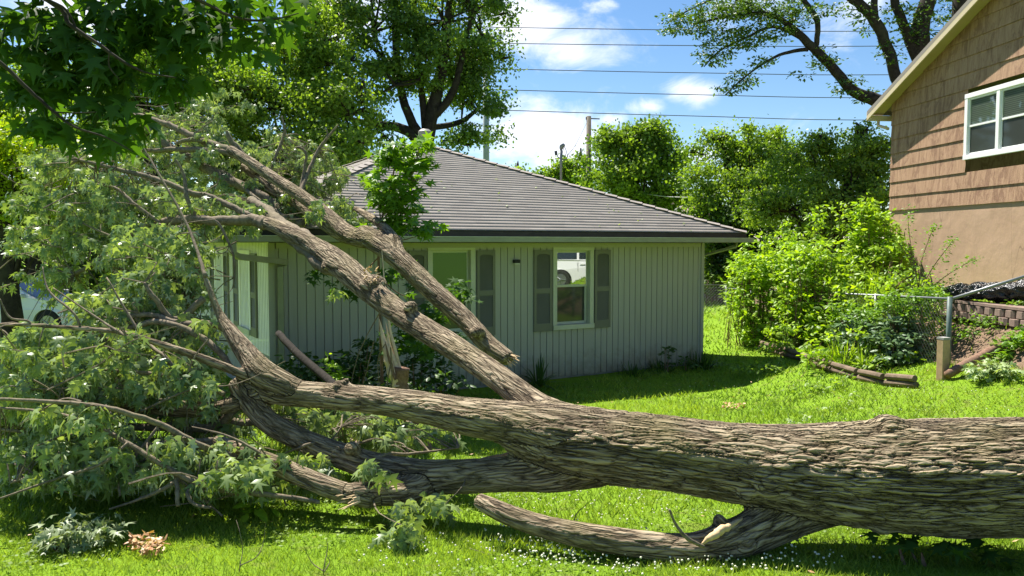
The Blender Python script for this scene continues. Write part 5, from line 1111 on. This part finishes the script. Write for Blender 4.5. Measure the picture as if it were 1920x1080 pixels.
fp = PG(1777, 690); fz = Vector((6.4, 23.5, .02))
fence('chain-link fence running back from the dark metal post through the shrub bed', (fp.x, fp.y, fp.z), fz, 1.05, 6, True)
fence('short chain-link stretch across the side yard right of the green house', fz + Vector((0, .03, 0)), (1.5, 24.5, 0), 1.15, 4)
mb = MB(); top = Vector((fp.x, fp.y, fp.z + 1.04)); e = P(1990, 497, 11.6); mb.tube([top, e], .024, 8); o = mb.build('sloping_rail', galv, smooth=True, label='grey steel rail sloping up from the metal post past the black bags', cat='rail')

# ------------------------------------------------------------------ poles and wires
wp_ = simple('weathered_pole', (.17, .14, .11), .9, .2, 6, .4); wire = simple('cable', (.06, .06, .07), .5); wire2 = simple('light_cable', (.45, .45, .43), .5)
up = empty('utility_pole', gb(1104, 33), 'wooden utility pole with a grey transformer box rising behind the roof slope', 'utility pole')
mb = MB(); mb.tube([gb(1104, 33), P(1104, 218, 33)], [.13, .10], 12); mb.build('pole', wp_, up, smooth=True)
c = P(1116, 273, 32.8); mb = MB(); mb.tube([c - Vector((0, 0, .22)), c + Vector((0, 0, .2)), c + Vector((0, 0, .23))], [.13, .13, .09], 14); mb.build('transformer', simple('grey_can', (.42, .47, .52), .5), up, smooth=True)
mb = MB(); c = P(1104, 222, 33); mb.tube([c - Vector((.1, 0, 0)), c + Vector((.45, 0, -.02))], .025, 6); mb.tube([c + Vector((-.1, 0, -.05)), c + Vector((-.1, 0, .06))], .03, 8); mb.build('bracket', wire, up)
sm_ = empty('service_mast', P(1052, 350, 20), 'metal service mast with a curved weatherhead and looping wires on the roof slope', 'mast')
mb = MB(); mb.tube([P(1052, 362, 20), P(1052, 300, 20), P(1052, 278, 20)], [.032, .032, .03], 10); mb.tube([P(1052, 279, 20), P(1054, 272, 20), P(1059, 274, 20)], [.045, .055, .03], 10, True, 3); mb.build('mast', galv, sm_, smooth=True)
mb = MB(); mb.tube([P(1051, 298, 20), P(1046, 294, 20), P(1043, 285, 20)], .012, 6, True, 3); mb.tube([P(1043, 291, 20), P(1042, 283, 20)], .035, 8); mb.tube([P(1053, 299, 20), P(1062, 298, 20), P(1065, 288, 20)], .012, 6, True, 3)
mb.tube([P(1058, 274, 20), P(1062, 285, 20), P(1058, 295, 20)], .008, 5, False, 4); mb.tube([P(1057, 275, 20), P(1054, 290, 20)], .008, 5, False, 3); mb.build('drip_loop', wire, sm_)
tp = empty('tall_pole', gb(912, 42), 'tall pale grey pole half hidden by the dark tree left of the power lines', 'utility pole')
mb = MB(); mb.tube([gb(912, 42), P(911, 60, 42)], [.2, .14], 12); mb.build('pole', simple('steel_pole', (.33, .35, .37), .6), tp, smooth=True)
def wireobj(label, pts, r, mat): mb = MB(); mb.tube(pts, r, 5, False, 6); mb.build('power_line', mat, smooth=True, label=label, cat='cable', group='overhead lines in the sky')
for i, (y0, y1, nm) in enumerate([(52, 57, 'topmost'), (82, 85, 'second from the top of'), (130, 139, 'middle one of'), (169, 182, 'second lowest of'), (207, 224, 'lowest of')]):
    s_ = (y1 - y0) / 700; wireobj('dark power line crossing the sky, %s the five parallel lines' % nm, [P(911, y0 - s_ * 20 - 1, 42), P(1300, y0 + s_ * 350 + 2, 44), P(1700, y1 + 1, 46), P(2500, y1 - 12, 50)], .022, wire)
wireobj('pale service cable sagging right from the utility pole before the dark tree', [P(1104, 300, 33), P(1180, 319, 31), P(1260, 331, 29), P(1340, 335, 27), P(1640, 322, 24)], .025, wire2)
wireobj('lower pale cable sagging before the dark tree', [P(1104, 333, 33), P(1160, 352, 31), P(1220, 365, 29), P(1300, 370, 27), P(1600, 365, 24)], .014, wire2)
wireobj('thin cable from the service mast up to the utility pole', [P(1065, 290, 20), P(1080, 270, 26), P(1103, 224, 33)], .008, wire)
# far brown roof between trees
fr_ = empty('far_house', gb(1300, 44), 'distant pinkish brown roof glimpsed under the dark tree', 'house')
mb = MB(); a = [P(1235, 372, 44), P(1320, 372, 44), P(1345, 412, 41), P(1210, 412, 41)]; a2 = [P(1235, 372, 44), P(1320, 372, 44), P(1345, 412, 50), P(1210, 412, 50)]
mb.add(a, [(0, 1, 2, 3)]); mb.add(a2, [(0, 1, 2, 3)]); mb.build('roof', simple('far_roof', (.26, .19, .16), .9, .15, 5, .3), fr_)
mb = MB(); mb.box(tuple(Vector((P(1278, 430, 45).x, 45.5, 1.3))), (3.6, 8.4, 2.6)); mb.build('wall', M['conc'], fr_)

# ------------------------------------------------------------------ white cars
t = NT('white_paint'); M['car'] = t.done(t.pbr((.80, .79, .77), .3, coat=.5)); M['tyre'] = simple('tyre_rubber', (.02, .02, .02), .8); M['rim'] = simple('alloy_rim', (.35, .36, .38), .3, .1, 3, .05, .8)
t = NT('car_glass'); M['cglass'] = t.done(t.pbr((.02, .03, .035), .05, spec=.8)); M['trimblk'] = simple('black_trim', (.02, .02, .02), .5)
def make_car(loc, rot, label, Ln=4.75, rot_only=None):
    root = empty('parked_car', (0, 0, 0), label, 'car')
    W = .92; wb0, wb1, wr = -1.38, 1.42, .34
    def arch(cx, r): return [(cx + r * math.cos(a), .32 + r * math.sin(a)) for a in np.linspace(math.pi, 0, 11)]
    top = [(-2.3, .45), (-2.36, .75), (-2.28, 1.02), (-1.9, 1.08), (-.9, 1.06), (.3, 1.03), (.95, 1.00), (1.5, .93), (2.05, .82), (2.32, .66), (2.38, .45), (2.3, .25)]
    bot = [(2.3, .25)] + [] ; lower = [(wb1 + .42, .24)] + [(x, z) for x, z in arch(wb1, .41)][::-1] + [(wb1 - .42, .22)] + [(wb0 + .42, .22)] + arch(wb0, .41)[::-1] + [(wb0 - .42, .24), (-2.3, .28)]
    prof = top + lower; n = len(prof); ctr = Vector((0, .6)); mb = MB()
    lays = []
    for (yy, sc, dz) in ((-W, .985, 0), (-W * .985, 1, 0), (-W * .6, 1, .02), (0, 1.0, .03), (W * .6, 1, .02), (W * .985, 1, 0), (W, .985, 0)):
        L_ = []
        for (x, z) in prof:
            hi = max(0, z - .7); y2 = yy * (1 - .16 * hi) * (1 - .10 * max(0, abs(x) - 1.7) ** 1.2)
            L_.append(((x * sc) if abs(yy) > W * .99 else x, y2, z + (dz if z > .6 else 0)))
        lays.append(L_)
    for L_ in lays: mb.v += L_
    for k in range(len(lays) - 1):
        for i in range(n): j = (i + 1) % n; mb.f.append((k * n + i, k * n + j, (k + 1) * n + j, (k + 1) * n + i))
    mb.f.append(tuple(range(n))); mb.f.append(tuple((len(lays) - 1) * n + i for i in range(n))[::-1])
    body = mb.build('body', M['car'], root, bevel=.02); 
    # greenhouse
    gh0 = [(-2.0, 1.05), (-1.45, 1.47), (-.5, 1.52), (.15, 1.47), (1.0, 1.0)]; mb = MB()
    def cab(inset, zoff, sh): return [(x * sh + (1 - sh) * -.4, z + zoff) for x, z in gh0]
    vs = []
    for s_ in (-1, 1):
        for (x, z) in gh0: vs.append((x, s_ * (.84 - .30 * (z - 1.0)), z))
    mb.add(vs, [(0, 1, 6, 5), (1, 2, 7, 6), (2, 3, 8, 7), (3, 4, 9, 8), (0, 4, 3, 2, 1), (5, 6, 7, 8, 9)]); mb.build('cabin', M['car'], root, bevel=.03)
    mb = MB()
    for s_ in (-1, 1):
        for q in ([(-1.75, 1.09), (-1.4, 1.40), (-.78, 1.44), (-.78, 1.09)], [(-.70, 1.09), (-.70, 1.44), (.08, 1.41), (.62, 1.09)]):
            mb.add([(x, s_ * (.848 - .30 * (z - 1.0)), z) for x, z in q], [(0, 1, 2, 3)])
    mb.add([(.98, -.76, 1.025), (.98, .76, 1.025), (.24, .66, 1.45), (.24, -.66, 1.45)], [(0, 1, 2, 3)]); mb.add([(-1.97, -.76, 1.085), (-1.97, .76, 1.085), (-1.5, .66, 1.45), (-1.5, -.66, 1.45)], [(0, 1, 2, 3)])
    mb.build('windows', M['cglass'], root)
    for s_ in (-1, 1):
        for cx in (wb0, wb1):
            mb = MB(); mb.tube([(cx, s_ * .70, .34), (cx, s_ * .72, .34), (cx, s_ * .90, .34), (cx, s_ * .915, .34)], [.30, .34, .34, .31], 28); wh = mb.build('wheel', M['tyre'], root, smooth=False)
            mb = MB(); mb.tube([(cx, s_ * .90, .34), (cx, s_ * .921, .34)], [.21, .215], 24)
            for a in range(5):
                an = a * 2 * math.pi / 5; mb.tube([(cx, s_ * .925, .34), (cx + .2 * math.cos(an), s_ * .925, .34 + .2 * math.sin(an))], [.03, .02], 5)
            mb.build('rim', M['rim'], wh)
            mb = MB(); mb.tube([(cx, s_ * .55, .34), (cx, s_ * .86, .34)], .39, 20); mb.build('wheel_well', M['trimblk'], root)
        mb = MB(); mb.box((.7, s_ * .93, 1.08), (.16, .16, .11)); mb.build('mirror', M['car'], root, bevel=.03)
        mb = MB(); mb.box((2.2, s_ * .66, .68), (.22, .34, .11)); mb.build('headlight', M['lip'], root, bevel=.03)
        mb = MB(); 
        for x0 in (-.74, .5): mb.box((x0, s_ * .908, .66), (.012, .01, .72))
        mb.box((-.1, s_ * .905, .33), (2.0, .02, .07)); mb.build('door_seam', M['trimblk'], root)
        mb = MB()
        for x0 in (-.55, .2): mb.box((x0, s_ * .915, .92), (.2, .03, .03))
        mb.build('door_handle', M['car'], root, bevel=.008)
    root.location = loc; root.rotation_euler = (0, 0, rot); return root
c = P(108, 500, 21); make_car((c.x - 1.42, 21.6, G(c.x, 21) - .0), R(-4), 'white sedan parked at the far left behind the fallen crown')
# car whose reflection shows in the window on the right
wt = (WIN[0][0] + WIN[0][1]) / 2; wc = HW(wt, -.066, 1.9); ninc = (wc - CAM).normalized()
ang = TW; nr = Vector((WN.x * math.cos(-ang) - WN.y * math.sin(-ang), WN.x * math.sin(-ang) + WN.y * math.cos(-ang), 0))
refl = ninc - 2 * ninc.dot(nr) * nr; refl.z = 0; refl.normalize()
CARC = wc + refl * 15.6
print('reflected car at', CARC, 'refl', refl, 'brown near corner', BW(BWD, 0, 0), 'G', G(CARC.x, CARC.y))
side = Vector((-refl.y, refl.x, 0))
make_car((CARC.x + side.x * 1.0, CARC.y + side.y * 1.0, G(CARC.x, CARC.y)), math.atan2(refl.x, -refl.y) , 'white car on the uphill lawn, seen only as a reflection in the right window')

# ------------------------------------------------------------------ grass blades and clover (uncountable)
def scatter_grass():
    bands = [(3.2, 5.2, 5200, .05, .0055), (5.2, 8, 2300, .055, .008), (8, 12, 900, .065, .012), (12, 17, 380, .075, .018), (17, 26, 120, .09, .03)]
    parts = []
    for (y0, y1, dn, hh, ww) in bands:
        A = (y1 - y0) * (y0 + y1) * .80; n = int(A * dn); y = np.sqrt(rng.random(n) * (y1 ** 2 - y0 ** 2) + y0 ** 2); x = (rng.random(n) * 2 - 1) * .80 * y
        cl = np.array([mnoise.noise(Vector((a * 1.4, b * 1.4, 1))) for a, b in zip(x, y)]); z = np.array([G(a, b) for a, b in zip(x, y)])
        q = (x - CR.x) * -WD.x + (y - CR.y) * -WD.y; o = (x - CR.x) * WN.x + (y - CR.y) * WN.y
        keep = ~((q > -.02) & (q < WL) & (o < .1)) & ~((x > 6.9) & (y > 10.8) & (x < 7.9) & (rng.random(n) > .12)) & ~((o < .5) & (o > 0) & (q > 1.6) & (q < 8.5) & (rng.random(n) > .3))
        x, y, z, cl = x[keep], y[keep], z[keep], cl[keep]; n = len(x)
        tip = rdir(n) * np.array([.75, .75, .2]) + np.array([0, 0, .8]); s = hh * rng.uniform(.5, 1.4, n) * (1 + .5 * cl)
        nr_ = rdir(n) + np.array([0, -.2, .5]); cl2 = np.array([mnoise.noise(Vector((a * .35, b * .35, 5))) for a, b in zip(x, y)]); var = np.clip(.42 + .7 * cl + .9 * cl2 + rng.normal(0, .24, n), 0, 1)
        V, F, a = leaves(np.stack([x, y, z - .005], 1), tip, nr_, s, T_BLADE, var, wide=(ww / hh)); parts.append((V, F, a))
    leafobj('grass', parts, M['grass'], kind='stuff', label='short bright green lawn grass', cat='grass')
    # clover leaves patches: small round leaflets
    n = 26000; y = np.sqrt(rng.random(n) * (10 ** 2 - 3.3 ** 2) + 3.3 ** 2); x = (rng.random(n) * 2 - 1) * .68 * y
    m = np.array([mnoise.noise(Vector((a * .9, b * .9, 7))) for a, b in zip(x, y)]) > .02; x, y = x[m], y[m]; n = len(x)
    z = np.array([G(a, b) for a, b in zip(x, y)]) + .015 + rng.random(n) * .03
    leafobj('clover_leaves', [leaves(np.stack([x, y, z], 1), rdir(n) * np.array([1, 1, .2]), rdir(n) * .3 + np.array([0, 0, 1]), .022 * rng.uniform(.7, 1.3, n), T_DIA, rng.random(n) * .6, wide=1.5)], M['grass'], kind='stuff', label='low clover leaves among the grass', cat='clover')
    fl = []
    for (px, py, rx, ry, n) in [(1250, 1060, 330, 30, 300), (1080, 990, 200, 60, 160), (850, 1050, 200, 35, 90), (1650, 770, 260, 60, 160), (1100, 950, 200, 25, 60), (1500, 1000, 300, 70, 50), (1450, 740, 300, 25, 60), (1050, 1040, 150, 25, 90), (1850, 1000, 80, 20, 15)]:
        for _ in range(int(n * .8)):
            a = random.random() * 6.28; q = math.sqrt(random.random()); fl.append(PG(px + rx * q * math.cos(a), min(py + ry * q * math.sin(a), 1090)))
    bm = bmesh.new(); bmesh.ops.create_icosphere(bm, subdivisions=1, radius=1); tv = np.array([v.co for v in bm.verts]); tf = np.array([[v.index for v in f.verts] for f in bm.faces]); bm.free()
    fp_ = np.array([(p.x, p.y, G(p.x, p.y) + random.uniform(.03, .065)) for p in fl]); s = rng.uniform(.0035, .0075, len(fp_))
    V = fp_[:, None, :] + tv[None] * s[:, None, None]; F = tf[None] + (np.arange(len(fp_)) * len(tv))[:, None, None]
    link('clover_flowers', np_mesh('clover_flowers', V.reshape(-1, 3), F.reshape(-1, 3)), M['clover'], kind='stuff', label='tiny white clover flowers scattered through the lawn', cat='flowers')
scatter_grass()
n = 420; yy = np.sqrt(rng.random(n) * (14 ** 2 - 4.1 ** 2) + 4.1 ** 2); xx = (rng.random(n) * 2 - 1) * .66 * yy; zz_ = np.array([G(a, b) + .035 for a, b in zip(xx, yy)])
half = n * 2 // 3
for sl_, mt, lb in ((slice(0, half), M['brownleaf'], 'small dry brown leaf bits scattered over the lawn'), (slice(half, n), M['pale'], 'small torn pale green leaf bits scattered over the lawn')):
    m_ = sl_.stop - sl_.start; q_ = np.stack([xx, yy, zz_], 1)[sl_]
    leafobj('leaf_litter', [leaves(q_, rdir(m_) * np.array([1, 1, .3]), rdir(m_) * .4 + np.array([0, 0, 1]), rng.uniform(.02, .05, m_), T_OVAL)], mt, None, kind='stuff', label=lb, cat='leaves')
# scraps on the roof
pts = []
for _ in range(60):
    a = random.uniform(.6, Wd - .6); d = random.uniform(.05, .95) * min(a, Wd - a, k if False else 4.7); p = RP(a, d, EZ + SL * d + .02); pts.append(tuple(p))
leafobj('roof_litter', [leaves(pts, rdir(60) * np.array([1, 1, .3]), rdir(60) * .3 + np.array([0, 0, 1]), rng.uniform(.04, .09, 60), T_OVAL)], M['pale'], None, kind='stuff', label='small leaf scraps scattered on the roof shingles', cat='leaves')
